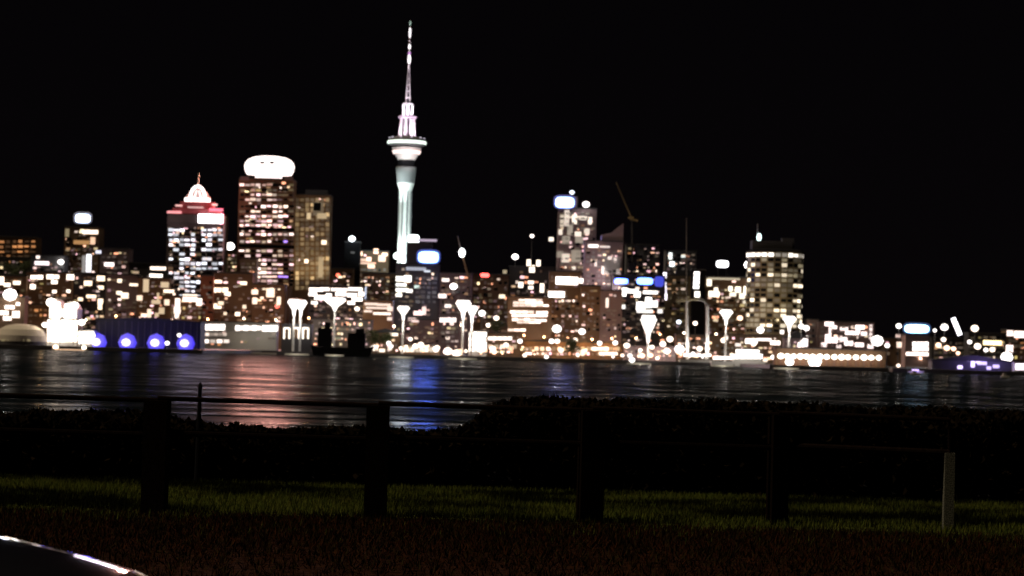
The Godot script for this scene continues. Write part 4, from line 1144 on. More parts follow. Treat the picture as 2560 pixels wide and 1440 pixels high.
func port_masts() -> void:
	var w := Color(1.0, 0.92, 0.84)
	high_mast("twin headed mast light, the shorter head beside the arched pavilion", 736, 746, 790, 880, 30, 2231, w, 2.4, 180)
	high_mast("mast light close behind the twin headed one, right of its neighbour", 753, 748, 790, 882, 27, 2233, w, 2.4, 120)
	high_mast("mast light with the widest spreading head, behind the dark ship", 838, 742, 778, 884, 53, 2233, w, 2.2, 240)
	high_mast("slender mast light with a funnel head below the blue signed tower", 1009, 763, 800, 886, 27, 2231, w, 2.2, 180)
	high_mast("taller mast light of the touching pair left of the glaring white front", 1159, 748, 798, 890, 35, 2231, w, 2.4, 220)
	high_mast("shorter mast light of the touching pair left of the glaring white front", 1181, 762, 806, 890, 24, 2233, w, 2.4, 140)
	high_mast("broad trumpet shaped mast light below the white arcade block", 1622, 784, 858, 902, 37, 2231, w, 2.2, 220)
	high_mast("mast light with round head left of the round tower", 1816, 772, 812, 908, 29, 2231, w, 2.2, 180)
	high_mast("mast light with a funnel head standing at the round tower foot", 1974, 788, 830, 912, 29, 2222, w, 2.2, 180)
	# gantry mast with an arched arm
	var D := 2228.0
	var k := D / F
	var foot := at(1742, 898, D)
	var o := thing("gantry_mast", "tall pale gantry with two legs joined by an arched arm", "gantry", Vector3(foot.x, 3.2, -D))
	var P := o.position
	var q := func(px: float, py: float) -> Vector3: return at(px, py, D) - P
	part("leg", bar(q.call(1719, 898), q.call(1717, 745), 4.2 * k, 2.6 * k, 10), M.white, o)
	part("upper_mast", bar(q.call(1717, 745), q.call(1716, 545), 1.7 * k, 0.7 * k, 8), M.concrete, o)
	part("leg", bar(q.call(1768, 898), q.call(1769, 765), 4.6 * k, 3.6 * k, 10), M.white, o)
	var prev: Vector3 = q.call(1769, 766)
	for i in 6:
		var t := (i + 1) / 6.0 * PI * 0.5
		var nxt: Vector3 = q.call(1745 + 24 * cos(t), 766 - 18 * sin(t))
		part("arched_arm", bar(prev, nxt, 3.6 * k, 3.4 * k, 10), M.concrete, o)
		prev = nxt
	part("cross_beam", bar(q.call(1746, 748), q.call(1690, 752), 3.2 * k, 2.6 * k, 8), M.olive, o)
	box("platform", Vector3(86 * k, 2.4, 9), Vector3(0, 0.8, 0), M.white, o)
	for i in 6:
		lit(o, "deck_light", 1712 + i * 12, 888, 9, 6, glow(Color(1, 0.9, 0.82), 3.0), 4.6)
	for px in [1719, 1768]:
		spot(P + q.call(px, 892) + Vector3(0, 0, 9), P + q.call(px, 850), Color(1, 0.92, 0.86), 1400, 35, 0.6)
	# thin cranes behind
	D = 2620.0
	foot = at(1582, 690, D)
	o = thing("tower_crane", "faint tower crane with a raised jib above the mauve slab", "crane", Vector3(foot.x, at(1582, 700, D).y, -D))
	var R := o.position
	var ym := mat(Color(0.42, 0.30, 0.14))
	part("mast", bar(Vector3.ZERO, at(1580, 548, D) - R, 1.0, 1.0), M.dark, o)
	part("jib", bar(at(1580, 548, D) - R, at(1540, 455, D) - R, 0.7, 0.35), ym, o)
	part("counter_jib", bar(at(1570, 544, D) - R, at(1594, 553, D) - R, 1.2, 1.2), ym, o)
	box("cab", Vector3(4, 4, 4), at(1580, 546, D) - R, ym, o)
	spot(R + Vector3(-20, 20, 40), at(1568, 520, D), Color(1, 0.75, 0.4), 110, 30, 0.6)
	D = 2350.0
	o = thing("leaning_boom", "white floodlight on a thin leaning boom between the dark blocks", "boom light", Vector3(at(1173, 700, D).x, 3.4, -D))
	R = o.position
	part("post", bar(Vector3.ZERO, at(1173, 700, D) - R, 0.7, 0.6), M.dark, o)
	part("boom", bar(at(1173, 700, D) - R, at(1155, 634, D) - R, 0.9, 0.7), M.brown, o)
	part("boom_tip", bar(at(1155, 634, D) - R, at(1144, 590, D) - R, 0.6, 0.3), M.steel, o)
	part("lamp_head", globe, glow(Color(0.94, 1.0, 1.0), 5.0), o, at(1155, 632, D) - R + Vector3(0, 0, 1)).scale = Vector3(3.2, 4.6, 3.0)
	spot(at(1150, 640, D) + Vector3(6, 0, 20), at(1160, 660, D), Color(1, 0.85, 0.7), 60, 50, 0.5)

func lamps() -> void:
	var w := Color(1.0, 0.93, 0.88)
	var warm := Color(1.0, 0.80, 0.58)
	# dark towers that carry single lamps
	var b := building("unlit_tower", "unlit dark tower carrying one white lamp left of the observation tower", 862, 900, 606, 2720, 22, M.black, "tower")
	grid(b, 864, 898, 615, 670, 3, 5, 0.0, "warm", 0.5, 0.3)
	b = building("unlit_tower", "unlit dark tower carrying a round lamp between the red roofed and crowned towers", 562, 592, 628, 2640, 22, M.black, "tower")
	lamp("roof_lamp", "round white lamp between the red roofed tower and the crowned tower", 575, 616, 24, 2636, w, 5.0, 20, "", 628)
	lamp("roof_lamp", "lone cool white lamp in the dark left of the observation tower shaft", 880, 597, 17, 2716, Color(0.9, 0.97, 1.0), 5.0, 0, "", 606)
	lamp("roof_lamp", "greenish white lamp at the left foot of the blue signed tower roof", 994, 640, 22, 2550, Color(0.85, 1.0, 0.95), 4.0, 20, "", 684)
	lamp("roof_lamp", "white lamp on the ridge right of the leaning boom light", 1288, 642, 17, 2596, w, 5.0, 0, "", 668)
	lamp("tube_lamp", "upright white tube of light on the dark brown slab roof", 1330, 590, 11, 2596, Color(1, 0.86, 0.78), 3.0, 0, "", 668)
	lamp("roof_lamp", "round white lamp at the right end of the stepped tower roof", 1465, 511, 18, 2556, w, 5.0, 40, "", 522)
	lamp("antenna_lamp", "small pale lamp on the antenna above the blue roof light", 1430, 481, 12, 2566, Color(0.8, 0.88, 1.0), 3.0, 0, "", 522)
	lamp("roof_lamp", "big round white lamp left of the round tower above the yellow windows", 1873, 662, 26, 2496, Color(1, 0.92, 0.88), 6.0, 60, "", 694)
	lamp("wall_lamp", "round white lamp on the grey block near the white sign tower", 152, 655, 16, 2616, w, 4.0, 20, "", 690)
	lamp("globe_lamp", "huge white globe lamp above the domed hall at the left edge", 25, 737, 36, 1985, Color(1, 0.93, 0.86), 5.0, 150)
	lamp("signal_lamp", "red lamp on the low block right of the brown tower", 845, 688, 11, 2560, Color(1.0, 0.16, 0.05), 3.0, 0, "", 800)
	lamp("signal_lamp", "red lamp above the ferry building below the crowned tower", 693, 766, 12, 2400, Color(1.0, 0.12, 0.06), 2.4, 0)
	lamp("street_lamp", "round white lamp right of the blue signed tower", 1134, 716, 19, 2440, w, 5.0, 80)
	# violet lamps on the wharf shed
	var names := ["leftmost of the four blue violet lamps on the wharf shed", "second from left of the four blue violet shed lamps", "third from left of the four blue violet shed lamps", "rightmost of the four blue violet lamps on the wharf shed"]
	var xs := [240, 315, 387, 461]
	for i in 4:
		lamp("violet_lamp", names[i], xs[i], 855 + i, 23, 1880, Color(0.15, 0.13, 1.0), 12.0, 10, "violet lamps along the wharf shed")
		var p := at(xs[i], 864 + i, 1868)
		var halo := part("lamp_halo", globe, glow(Color(0.06, 0.03, 1.0), 0.8), get_node(NodePath("violet_lamp" if i == 0 else "violet_lamp_%03d" % i)), at(xs[i] + 1, 856 + i, 1880.0) - Vector3(at(xs[i], 855 + i, 1880.0).x, 3.4, -1880.0) + Vector3(0, 0, -5.5))  # glowing blue disc put behind the lamp as its painted halo
		halo.scale = Vector3(7.2, 7.6, 1.0)
		omni(p + Vector3(0, -1, 4), Color(0.25, 0.18, 1.0), 12, 0.6)
	lamp("quay_lamp", "small white lamp between the two right violet shed lamps", 418, 858, 12, 1870, w, 3.0, 10)
	lamp("quay_lamp", "small white lamp high above the rightmost violet shed lamp", 448, 838, 11, 1870, w, 2.6, 10)
	lamp("quay_lamp", "amber lamp at the left end of the amber lit pontoon", 139, 868, 14, 1770, Color(1, 0.66, 0.34), 6.0, 10)
	lamp("quay_lamp", "amber lamp at the right end of the amber lit pontoon", 210, 869, 12, 1770, Color(1, 0.78, 0.5), 5.0, 10)
	# lamps scattered on the quay, named after what they stand by
	var L := [
		[893, 772, 13, 30, "small lamp between the wide mast light and the thin lit floors"], [1080, 828, 22, 60, "left one of the two white lamps before the mauve quay building"], [1130, 828, 21, 60, "right one of the two white lamps before the mauve quay building"],
		[1205, 783, 18, 40, "white lamp right of the touching mast pair"], [1221, 813, 12, 20, "small lamp low right of the touching mast pair"], [1241, 795, 14, 20, "lamp with pale glow left of the ribbon window block"],
		[1026, 848, 11, 20, "small lamp right of the slender mast pole"], [1052, 862, 16, 30, "lamp at the glass fronted quay building's middle"], [940, 866, 12, 20, "lamp before the brown shed by the dark ship"], [972, 858, 12, 20, "lamp by the shed left of the slender mast"],
		[1090, 872, 16, 30, "lamp at the right end of the glass fronted quay building"], [1120, 878, 22, 40, "glaring lamp left of the double mast foot"], [1142, 884, 24, 50, "glaring lamp at the double mast foot"], [1232, 872, 16, 30, "lamp under the glowing arcade canopy"],
		[1265, 862, 13, 20, "lamp at the arcade's right bay"], [1300, 853, 13, 20, "lamp where the arcade meets the quay hall"], [1312, 888, 11, 0, "low lamp at the water before the quay hall's left end"], [1392, 822, 24, 70, "big white lamp above the quay hall's left half"],
		[1379, 853, 14, 30, "left of two close lamps on the quay hall"], [1393, 853, 14, 30, "right of two close lamps on the quay hall"], [1438, 850, 13, 30, "lamp left of the quay hall's ridge"], [1455, 829, 18, 50, "white lamp over the quay hall's ridge"],
		[1499, 858, 13, 30, "left of two lamps on the quay hall's right half"], [1538, 857, 13, 30, "right of two lamps on the quay hall's right half"], [1567, 864, 16, 40, "lamp at the quay hall's right end"], [1366, 892, 11, 0, "tiny white lamp low over dark water before the quay hall"],
		[1580, 900, 15, 10, "white lamp low over the water left of the trumpet mast"], [1605, 889, 15, 30, "amber lamp at the pinkish shed's left end"], [1630, 868, 12, 20, "small lamp right of the trumpet mast pole"], [1657, 860, 16, 40, "lamp left of the close lamp cluster by the gantry"],
		[1675, 848, 17, 40, "upper lamp of the cluster left of the gantry"], [1668, 878, 18, 40, "lower lamp of the cluster left of the gantry"], [1699, 873, 26, 60, "big round lamp at the gantry's left foot"], [1749, 872, 15, 30, "lamp between the two gantry legs"],
		[1697, 805, 12, 20, "bluish lamp left of the gantry leg"], [1738, 808, 12, 20, "small lamp just right of the gantry's left leg"], [1809, 851, 15, 30, "lamp beside the pole of the mast left of the round tower"], [1884, 860, 13, 20, "lamp below the lit canopy near the round tower"],
		[1901, 825, 20, 50, "white lamp left of the round tower's mast light"], [1850, 795, 15, 30, "orange lamp right of the mast left of the round tower"], [1912, 670, 14, 0, "small lamp on the round tower's front"], [2003, 816, 15, 30, "left of two lamps at the round tower's right corner"],
		[2016, 820, 16, 30, "right of two lamps at the round tower's right corner"], [2193, 852, 32, 90, "big round lamp at the right end of the pink lit block"], [2218, 864, 13, 20, "lamp between the big round lamp and the white fronted block"], [2247, 815, 15, 30, "lamp left of the long blue white sign"],
		[2337, 826, 9, 10, "tiny lamp right of the long blue white sign"], [2361, 818, 20, 30, "round lamp left of the slanted light strip"], [2437, 821, 20, 30, "round lamp right of the slanted light strip"], [2359, 849, 13, 20, "lamp under the round lamp by the slanted strip"],
		[2346, 863, 15, 20, "left of three amber lamps on the low right shore"], [2367, 870, 16, 20, "middle of three amber lamps on the low right shore"], [2384, 872, 13, 20, "right of three amber lamps on the low right shore"], [2395, 883, 11, 10, "small lamp below the three amber lamps"],
		[2424, 855, 12, 20, "lamp left of the long yellow light band"], [2444, 866, 18, 30, "tall oval lamp below the yellow light band"], [2465, 875, 12, 10, "left of two small lamps under the yellow light band"], [2481, 874, 14, 10, "right of two small lamps under the yellow light band"],
		[2517, 893, 32, 60, "broad white lamp above the violet wharf hall's end"], [2246, 914, 10, 0, "small dim lamp left of the violet launch"]]
	for g in [[128, 756, 26, "added white lamp at the left gable of the glazed hall"], [152, 782, 24, "added white lamp between the two gables of the glazed hall"], [186, 764, 22, "added white lamp at the right gable of the glazed hall"], [112, 812, 15, "added lamp between the domed hall and the glazed hall"], [204, 806, 18, "added lamp above the low glazed wing"], [228, 838, 20, "added lamp at the end of the low glazed wing"], [100, 838, 14, "added lamp low beside the domed hall"], [144, 846, 22, "added glaring lamp at the foot of the glazed hall"]]:
		lamp("added_hall_lamp", g[3], g[0], g[1], g[2], 1872, Color(1, 0.88, 0.74), 5.0, 8, "added lamps around the glazed hall")  # lamps added to break up the bright outline of the hall
	for q in L:
		var px: float = q[0]
		var d: float = 2243.0 - rng.randf() * 8.0
		if q[1] < 830:
			d = 2420.0
		if px > 1990:
			d = 2235.0
		if q[1] > 886 and px > 1290 and px < 1600:
			d = 2150.0
		if px == 1912:
			d = 2466.0
		var col := warm if rng.randf() < 0.6 else w
		if str(q[4]).contains("amber") or str(q[4]).contains("orange"):
			col = Color(1, 0.6, 0.3)
		if str(q[4]).contains("white"):
			col = w
		if str(q[4]).contains("bluish"):
			col = Color(0.8, 0.88, 1.0)
		lamp("quay_lamp", q[4], px, q[1], q[2], d, col, 3.0, q[3] * (3.0 if q[1] < 830 else 0.4), "lamps along the quays", -1.0 if q[1] < 895 else q[1] + 14.0)
	var added_lamps := [[30, 815], [112, 800], [215, 800], [290, 790], [350, 795], [430, 800], [520, 798], [610, 796], [690, 800], [772, 795], [905, 805], [985, 815], [1060, 822], [1150, 812], [1245, 825], [1310, 838], [1360, 842], [1420, 846], [1480, 848], [1530, 846], [1590, 845], [1650, 835], [1710, 832], [1790, 835], [1860, 838], [1925, 845], [2060, 880], [2150, 880], [2300, 895], [2450, 898]]  # lamps added to brighten the walls between the building rows
	for i in added_lamps.size():
		var px: float = added_lamps[i][0]
		var sodium := Color(1.0, 0.42, 0.14) if px > 1300 and px < 1600 or i % 3 == 0 else Color(1.0, 0.66, 0.42)
		lamp("street_lamp", "%s from the left of the added street lamps behind the waterfront" % nth(i), px, added_lamps[i][1], 7, 2402, sodium, 3.0, 220 if px > 1300 and px < 1600 else 170, "small street lamps behind the waterfront")
	# small lamps close together along the quay edge
	for i in 46:
		var px := 928.0 + i * 22.3 + rng.randf_range(-9.0, 9.0)
		var shore := 878.0 + (px - 928.0) * 0.025
		lamp("quay_edge_lamp", "%s small lamp from the dark ship rightwards along the quay edge" % nth(i), px, shore - rng.randf() * rng.randf() * 34.0, rng.randf_range(4.5, 15.0), 2230.0 - rng.randf() * 3.0, [warm, warm, w, Color(1.0, 0.55, 0.25)][rng.randi() % 4], [1.2, 2.2, 4.0][rng.randi() % 3], 5.0, "small lamps along the quay edge", shore + 14.0)
	# the row of bulbs on the right wharf
	var row := [1952, 1968, 1984, 2001, 2016, 2032, 2050, 2067, 2086, 2104, 2120, 2140, 2160, 2178, 2197]
	for i in row.size():
		var px: float = row[i]
		lamp("wharf_bulb", "%s bulb from the left in the row on the long wharf shed" % ORD[i], px, 890.0 + (px - 1950.0) * 0.018, 15 if i % 3 else 17, 1984, Color(1.0, 0.86, 0.68), 4.5, 0, "row of bulbs along the right wharf")
		if i % 2 == 0:
			omni(at(px, 897, 1984) + Vector3(0, 0, 5), Color(1.0, 0.52, 0.26), 14, 0.5)
	lamp("floodlight", "broad low white floodlight under the middle of the bulb row", 2037, 904, 34, 1972, Color(1, 0.92, 0.84), 5.0, 20)
	lamp("floodlight", "white floodlight under the left part of the bulb row", 1974, 905, 22, 1972, Color(1, 0.90, 0.80), 5.0, 20)
	# trees on the shore
	var i := 0
	for q in [[30, 672, 2660, 26, "dark leafy tree below the orange lit apartments at the left edge"], [64, 668, 2665, 22, "smaller dark tree right of the one below the orange apartments"], [940, 842, 2240, 20, "leafy quay tree right of the dark ship lit from below"], [968, 846, 2242, 18, "leafy quay tree left of the slender mast light"], [1432, 862, 2236, 20, "quay tree lit orange in front of the quay hall"], [1250, 812, 2300, 18, "dark tree behind the arcade right of the touching mast pair"]]:
		tree(q[4], q[0], q[1], q[2], q[3], 40 + i)
		i += 1

func leaf_mesh(size: float) -> ArrayMesh:
	var st := SurfaceTool.new()
	st.begin(Mesh.PRIMITIVE_TRIANGLES)
	for p in [Vector3(0, -0.5, 0), Vector3(0.35, 0.05, 0.1), Vector3(0, 0.5, 0), Vector3(0, -0.5, 0), Vector3(0, 0.5, 0), Vector3(-0.35, 0.05, 0.1)]:
		st.add_vertex(p * size)
	st.generate_normals()
	return st.commit()

func tree(label: String, px: float, py: float, depth: float, wide: float, sd: int) -> void:
	var r := RandomNumberGenerator.new()
	r.seed = sd
	var k := depth / F
	var c := at(px, py, depth)
	var ground := maxf(3.2, c.y - 3.0 * wide * k)
	var o := thing("leafy_tree", label, "tree", Vector3(c.x, ground, -depth))
	var h := c.y - ground
	part("trunk", lathe([Vector2(0.5, 0), Vector2(0.35, h * 0.5), Vector2(0.2, h)], 8), mat(Color(0.10, 0.07, 0.05)), o)
	var st := SurfaceTool.new()
	st.begin(Mesh.PRIMITIVE_TRIANGLES)
	var leaf := leaf_mesh(1.3)
	var rad := wide * k
	for i in 7:
		var e := Vector3(r.randfn(0, 0.5), r.randfn(0, 0.32), r.randfn(0, 0.4)) * rad
		part("branch", bar(Vector3(0, h * 0.55, 0), Vector3(0, h, 0) + e * 0.7, 0.18, 0.06, 5), mat(Color(0.10, 0.07, 0.05)), o)
		for j in 220:
			var p := e + Vector3(r.randfn(0, 0.28), r.randfn(0, 0.2), r.randfn(0, 0.28)) * rad
			st.append_from(leaf, 0, Transform3D(Basis.from_euler(Vector3(r.randf() * TAU, r.randf() * TAU, r.randf() * TAU)), p + Vector3(0, h, 0)))
	var crown := part("crown", st.commit(), mat(Color(0.07, 0.09, 0.03), 0.7), o)
	crown.set_meta("kind", "stuff")

func scatter(called: String, mesh: Mesh, m: Material, count: int, area: Callable, label: String, category: String) -> void:
	var mm := MultiMesh.new()
	mm.transform_format = MultiMesh.TRANSFORM_3D
	mm.use_colors = true
	mm.mesh = mesh
	mm.instance_count = count
	for i in count:
		var got: Array = area.call()
		mm.set_instance_transform(i, got[0])
		mm.set_instance_color(i, got[1])
	var o := MultiMeshInstance3D.new()
	o.name = numbered(called)
	o.multimesh = mm
	o.material_override = m
	add_child(o)
	tag(o, label, category)
	o.set_meta("kind", "stuff")

func ground_sheet(called: String, x0: float, x1: float, z0: float, z1: float, y: float, m: Material) -> void:
	var p := PlaneMesh.new()
	p.size = Vector2(x1 - x0, absf(z1 - z0))
	struct(called, p, m, Vector3((x0 + x1) / 2.0, y, (z0 + z1) / 2.0))

func foreground() -> void:
	var G := GROUND
	ground_sheet("lawn", -200, 200, 40, -30.2, G, grain(Color(0.085, 0.10, 0.022), 0.25, 5.0, 0.95, 8))
	ground_sheet("bare_earth_path", -200, 200, -10, -23.7, G + 0.006, grain(Color(0.034, 0.013, 0.006), 0.2, 1.3, 0.95, 9))
	var bank := slab(PackedVector2Array([Vector2(0, -0.004), Vector2(-29.9, -0.004), Vector2(-30.4, 0.42), Vector2(-31.2, 0.50), Vector2(-32.4, 0.1), Vector2(-60, -6.5), Vector2(0, -6.5)]), 400.0)
	var bm := struct("bank", bank, M.black, Vector3(-200, G, 0))
	bm.rotation.y = -PI / 2.0
	# grass blades, thinning out towards the earth path
	var st := SurfaceTool.new()
	st.begin(Mesh.PRIMITIVE_TRIANGLES)
	for i in 4:
		var t := TAU * i / 4.0 + 0.4
		var d := Vector3(cos(t), 0, sin(t))
		var s := Vector3(-d.z, 0, d.x) * 0.007
		var f := d * 0.02
		for p in [f - s, f * 2.6 + Vector3(0, 0.075, 0), f + s]:
			st.add_vertex(p)
	st.generate_normals()
	var tuft := st.commit()
	var vm := StandardMaterial3D.new()
	vm.vertex_color_use_as_albedo = true
	vm.roughness = 0.95
	vm.metallic_specular = 0.12
	vm.backlight_enabled = true
	vm.backlight = Color(0.6, 0.6, 0.6)
	var dull := StandardMaterial3D.new()
	dull.vertex_color_use_as_albedo = true
	dull.roughness = 1.0
	dull.metallic_specular = 0.1
	var patch := FastNoiseLite.new()
	patch.seed = 77
	patch.frequency = 0.32
	var fine := FastNoiseLite.new()
	fine.seed = 5
	fine.frequency = 3.0
	scatter("grass", tuft, vm, 60000, func() -> Array:
		var p := Vector3(rng.randf_range(-8.5, 8.5), G, rng.randf_range(-30.5, -23.2))
		if rng.randf() < 0.05:
			p.z += 2.2 * rng.randf()
		elif p.z > -24.4 and rng.randf() < 0.7:
			p.z -= 4.0
		var q := patch.get_noise_2d(p.x, p.z * 1.5)
		var e := clampf(0.5 + q * 2.2 + 0.7 * fine.get_noise_2d(p.x, p.z), 0.06, 1.0)
		p.z += 0.9 * patch.get_noise_2d(p.x * 0.8 + 40.0, 3.0)
		var b := Basis.from_euler(Vector3(0, rng.randf() * TAU, 0)).scaled(Vector3.ONE * rng.randf_range(0.4, 1.15))
		return [Transform3D(b, p), Color(0.082 * e + 0.035 * rng.randf() * e, 0.118 * e, 0.022 * e)],
		"short green grass on the lawn beyond the fence", "grass")
	scatter("dry_grass", tuft, dull, 34000, func() -> Array:
		var p := Vector3(rng.randf_range(-8.5, 8.5), G + 0.006, -23.8 + absf(rng.randfn(0, 3.4)))
		var b := Basis.from_euler(Vector3(rng.randfn(0, 0.5), rng.randf() * TAU, rng.randfn(0, 0.5))).scaled(Vector3.ONE * rng.randf_range(0.4, 1.0))
		return [Transform3D(b, p), [Color(0.05, 0.018, 0.007), Color(0.03, 0.022, 0.008), Color(0.012, 0.006, 0.003)][rng.randi() % 3]],
		"dry brown grass and litter on the bare earth before the fence", "dry grass")
	# dark coastal shrubs along the edge of the bank
	var top := FastNoiseLite.new()
	top.seed = 12
	top.frequency = 0.35
	scatter("undergrowth", leaf_mesh(0.11), dull, 90000, func() -> Array:
		var x := rng.randf_range(-9.5, 9.5)
		var z := -29.4 - 2.4 * rng.randf()
		var h := 0.66 + 0.10 * smoothstep(-3.8, -4.6, x) + 0.44 * smoothstep(-0.75, 0.15, x + 0.3 * top.get_noise_2d(z * 4.0, x * 3.0)) + 0.08 * top.get_noise_2d(x, z) + 0.05 * top.get_noise_2d(x * 6.0, z)
		var y := h * sqrt(rng.randf()) - 0.02
		var e := 0.4 + 0.6 * rng.randf()
		return [Transform3D(Basis.from_euler(Vector3(rng.randf() * TAU, rng.randf() * TAU, 0)), Vector3(x, G + y, z)), Color(0.012 * e, 0.008 * e, 0.004 * e)],
		"low dark coastal shrubs at the edge of the lawn", "undergrowth")
	# post and rail fence
	var wood := grain(Color(0.012, 0.007, 0.005), 0.5, 0.5, 0.9, 15)
	wood.metallic_specular = 0.1
	var pale := grain(Color(0.30, 0.30, 0.25), 0.15, 0.16, 0.95, 16)
	var fence := thing("post_and_rail_fence", "dark timber post and rail fence along the lawn, pale post at its right end", "fence", Vector3(0, G, -23.9))
	var spots := [-190.0, 385.0, 938.0, 1474.0, 1942.0]
	var tops := []
	for i in spots.size():
		var d := 23.4 + 0.35 * i
		var p := at(spots[i], 1290, d)
		var wide := [0.22, 0.225, 0.225, 0.235, 0.175][i] as float
		var post := box("post", Vector3(wide, 1.11, wide), Vector3(p.x, 0.555, -d + 23.9), wood, fence)
		post.rotation.y = 0.1 * i - 0.15
		tops.append(Vector3(p.x, 0, -d + 23.9))
	var e := at(2370, 1290, 24.6)
	var last := Vector3(e.x, 0, -24.6 + 23.9)
	var white := box("post", Vector3(0.10, 0.78, 0.10), last + Vector3(0, 0.39, 0), pale, fence)
	white.set_meta("label", "pale weathered end post")
	part("rail_bracket", bar(last + Vector3(0, 0.77, 0), last + Vector3(-0.01, 1.16, 0), 0.018, 0.015), wood, fence)
	tops.append(last)
	for i in tops.size() - 1:
		var a: Vector3 = tops[i]
		var b: Vector3 = tops[i + 1]
		for h in [[1.13, 0.024], [0.80, 0.034]]:
			part("rail", bar(a + Vector3(0, h[0], 0.0), b + Vector3(0, h[0] - 0.02, 0.0), h[1], h[1], 10), wood, fence)
	var stake := at(497, 1010, 29.2)
	var o := thing("thin_stake", "thin dark stake rising from the shrubs against the water", "stake", Vector3(stake.x, G, -29.2))
	part("shaft", bar(Vector3.ZERO, Vector3(0.01, stake.y - G + 0.2, 0), 0.03, 0.025), M.black, o)
	part("tip", bar(Vector3(0.01, stake.y - G + 0.2, 0), Vector3(0.01, stake.y - G + 0.26, 0), 0.04, 0.01), M.black, o)

func loft(stations: Array, ring: Callable) -> ArrayMesh:
	var st := SurfaceTool.new()
	st.begin(Mesh.PRIMITIVE_TRIANGLES)
	st.set_smooth_group(-1)
	var rows := []
	for s in stations:
		rows.append(ring.call(s))
	for i in rows.size() - 1:
		var n: int = rows[i].size()
		for j in n:
			var a: Vector3 = rows[i][j]
			var b: Vector3 = rows[i][(j + 1) % n]
			var c: Vector3 = rows[i + 1][(j + 1) % n]
			var d: Vector3 = rows[i + 1][j]
			for p in [a, b, c, a, c, d]:
				st.add_vertex(p)
	for end in [0, rows.size() - 1]:
		var mid := Vector3.ZERO
		for p in rows[end]:
			mid += p / rows[end].size()
		for j in rows[end].size():
			var p: Vector3 = rows[end][j]
			var q: Vector3 = rows[end][(j + 1) % rows[end].size()]
			for v in ([mid, q, p] if end == 0 else [mid, p, q]):
				st.add_vertex(v)
	st.generate_normals()
	return st.commit()

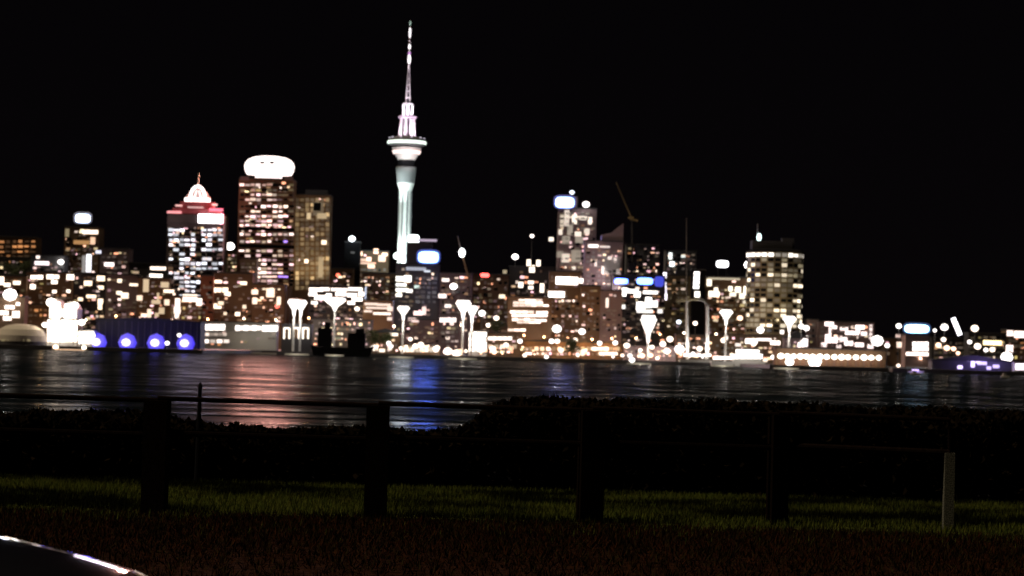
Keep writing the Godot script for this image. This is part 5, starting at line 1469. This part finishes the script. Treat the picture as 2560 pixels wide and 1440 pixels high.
func parked_car() -> void:
	var paint := mat(Color(0.012, 0.012, 0.014), 0.08)
	paint.clearcoat_enabled = true
	paint.clearcoat = 1.0
	paint.clearcoat_roughness = 0.03
	paint.metallic_specular = 0.7
	var glass := mat(Color(0.01, 0.011, 0.012), 0.05)
	var rubber := mat(Color(0.02, 0.02, 0.02), 0.9)
	var o := thing("parked_car", "black glossy car whose bonnet reflects the city lights", "car", Vector3(-0.90, GROUND, -8.0))
	# x runs from the nose (0) back; each station: x, bottom, top, half width
	var body := [[0.0, 0.34, 0.60, 0.60], [-0.04, 0.26, 0.68, 0.70], [-0.12, 0.22, 0.775, 0.78], [-0.25, 0.20, 0.85, 0.83], [-0.36, 0.20, 0.895, 0.85], [-0.55, 0.20, 0.945, 0.87], [-0.8, 0.20, 0.998, 0.88], [-1.05, 0.20, 1.035, 0.88], [-1.3, 0.20, 1.06, 0.88], [-2.2, 0.20, 1.02, 0.89], [-3.4, 0.20, 1.03, 0.88], [-3.9, 0.22, 1.04, 0.85], [-4.15, 0.28, 0.98, 0.80], [-4.25, 0.36, 0.86, 0.72]]
	var ring := func(s: Array) -> Array:
		var out := []
		var hw: float = s[3]
		for j in 41:
			var z := -1.0 + 2.0 * j / 40.0
			var y: float = s[2] - 0.085 * z * z - 0.10 * pow(absf(z), 10.0)
			out.append(Vector3(s[0], y, z * hw * (1.0 - 0.02 * pow(absf(z), 8.0))))
		out.append(Vector3(s[0], lerpf(s[1], s[2], 0.45), hw * 1.03))
		out.append(Vector3(s[0], s[1] + 0.06, hw * 0.98))
		out.append(Vector3(s[0], s[1], hw * 0.8))
		out.append(Vector3(s[0], s[1], -hw * 0.8))
		out.append(Vector3(s[0], s[1] + 0.06, -hw * 0.98))
		out.append(Vector3(s[0], lerpf(s[1], s[2], 0.45), -hw * 1.03))
		return out
	part("body", loft(body, ring), paint, o)
	var cab := [[-1.25, 1.0, 1.04, 0.74], [-1.6, 0.98, 1.22, 0.72], [-2.0, 0.96, 1.38, 0.66], [-2.6, 0.96, 1.40, 0.65], [-3.3, 0.96, 1.36, 0.64], [-3.7, 0.98, 1.2, 0.66], [-3.95, 1.0, 1.05, 0.68]]
	part("window", loft(cab, func(s: Array) -> Array: return [Vector3(s[0], s[1], -s[3] - 0.06), Vector3(s[0], s[2], -s[3]), Vector3(s[0], s[2] + 0.02, 0), Vector3(s[0], s[2], s[3]), Vector3(s[0], s[1], s[3] + 0.06)]), glass, o)
	part("roof", loft([[-1.95, 1.38, 0.64], [-2.2, 1.435, 0.65], [-2.7, 1.45, 0.65], [-3.2, 1.42, 0.63], [-3.4, 1.36, 0.60]], func(s: Array) -> Array: return [Vector3(s[0], s[1] - 0.05, -s[2]), Vector3(s[0], s[1], -s[2] + 0.06), Vector3(s[0], s[1] + 0.025, 0), Vector3(s[0], s[1], s[2] - 0.06), Vector3(s[0], s[1] - 0.05, s[2])]), paint, o)
	for x in [-0.78, -3.35]:
		for s in [-1, 1]:
			var w := part("wheel", lathe([Vector2(0.20, -0.1), Vector2(0.30, -0.11), Vector2(0.325, -0.06), Vector2(0.325, 0.06), Vector2(0.30, 0.11), Vector2(0.20, 0.1)], 28), rubber, o, Vector3(x, 0.325, s * 0.80))
			w.rotation.x = PI / 2
			part("rim", lathe([Vector2(0, -0.09), Vector2(0.2, -0.1), Vector2(0.21, 0), Vector2(0.2, 0.1), Vector2(0, 0.09)], 20), M.steel, w)
	for s in [-1, 1]:
		part("headlight", globe, glass, o, Vector3(-0.10, 0.62, s * 0.60)).scale = Vector3(0.10, 0.09, 0.16)
		part("tail_light", globe, mat(Color(0.2, 0.01, 0.01), 0.2), o, Vector3(-4.18, 0.78, s * 0.62)).scale = Vector3(0.06, 0.09, 0.14)
		part("wing_mirror", globe, paint, o, Vector3(-1.62, 1.06, s * 0.93)).scale = Vector3(0.07, 0.08, 0.11)
		for x in [-1.95, -2.85]:
			box("door_handle", Vector3(0.16, 0.03, 0.03), Vector3(x - 0.3, 0.84, s * 0.905), M.steel, o)
	box("number_plate", Vector3(0.015, 0.11, 0.4), Vector3(0.012, 0.46, 0), M.white, o)

# added spot with a made-up arm and housing to brighten its building's front
func added_flood(o: Node3D, px: float, py: float, out_by: float, aim_py: float, c: Color, energy: float, angle := 55.0) -> void:
	var depth := -o.position.z
	var p := at(px, py, depth) - o.position + Vector3(0, 0, out_by)
	part("added_flood_arm", bar(Vector3(p.x, p.y - 1.0, 0), p + Vector3(0, -1.0, 0), 0.25, 0.2), M.roof, o)
	box("floodlight", Vector3(2.4, 0.9, 0.9), p + Vector3(0, -0.8, 0.6), M.roof, o)
	spot(o.position + p, Vector3(o.position.x + p.x, at(px, aim_py, depth).y, o.position.z), c, energy, angle, 1.0)
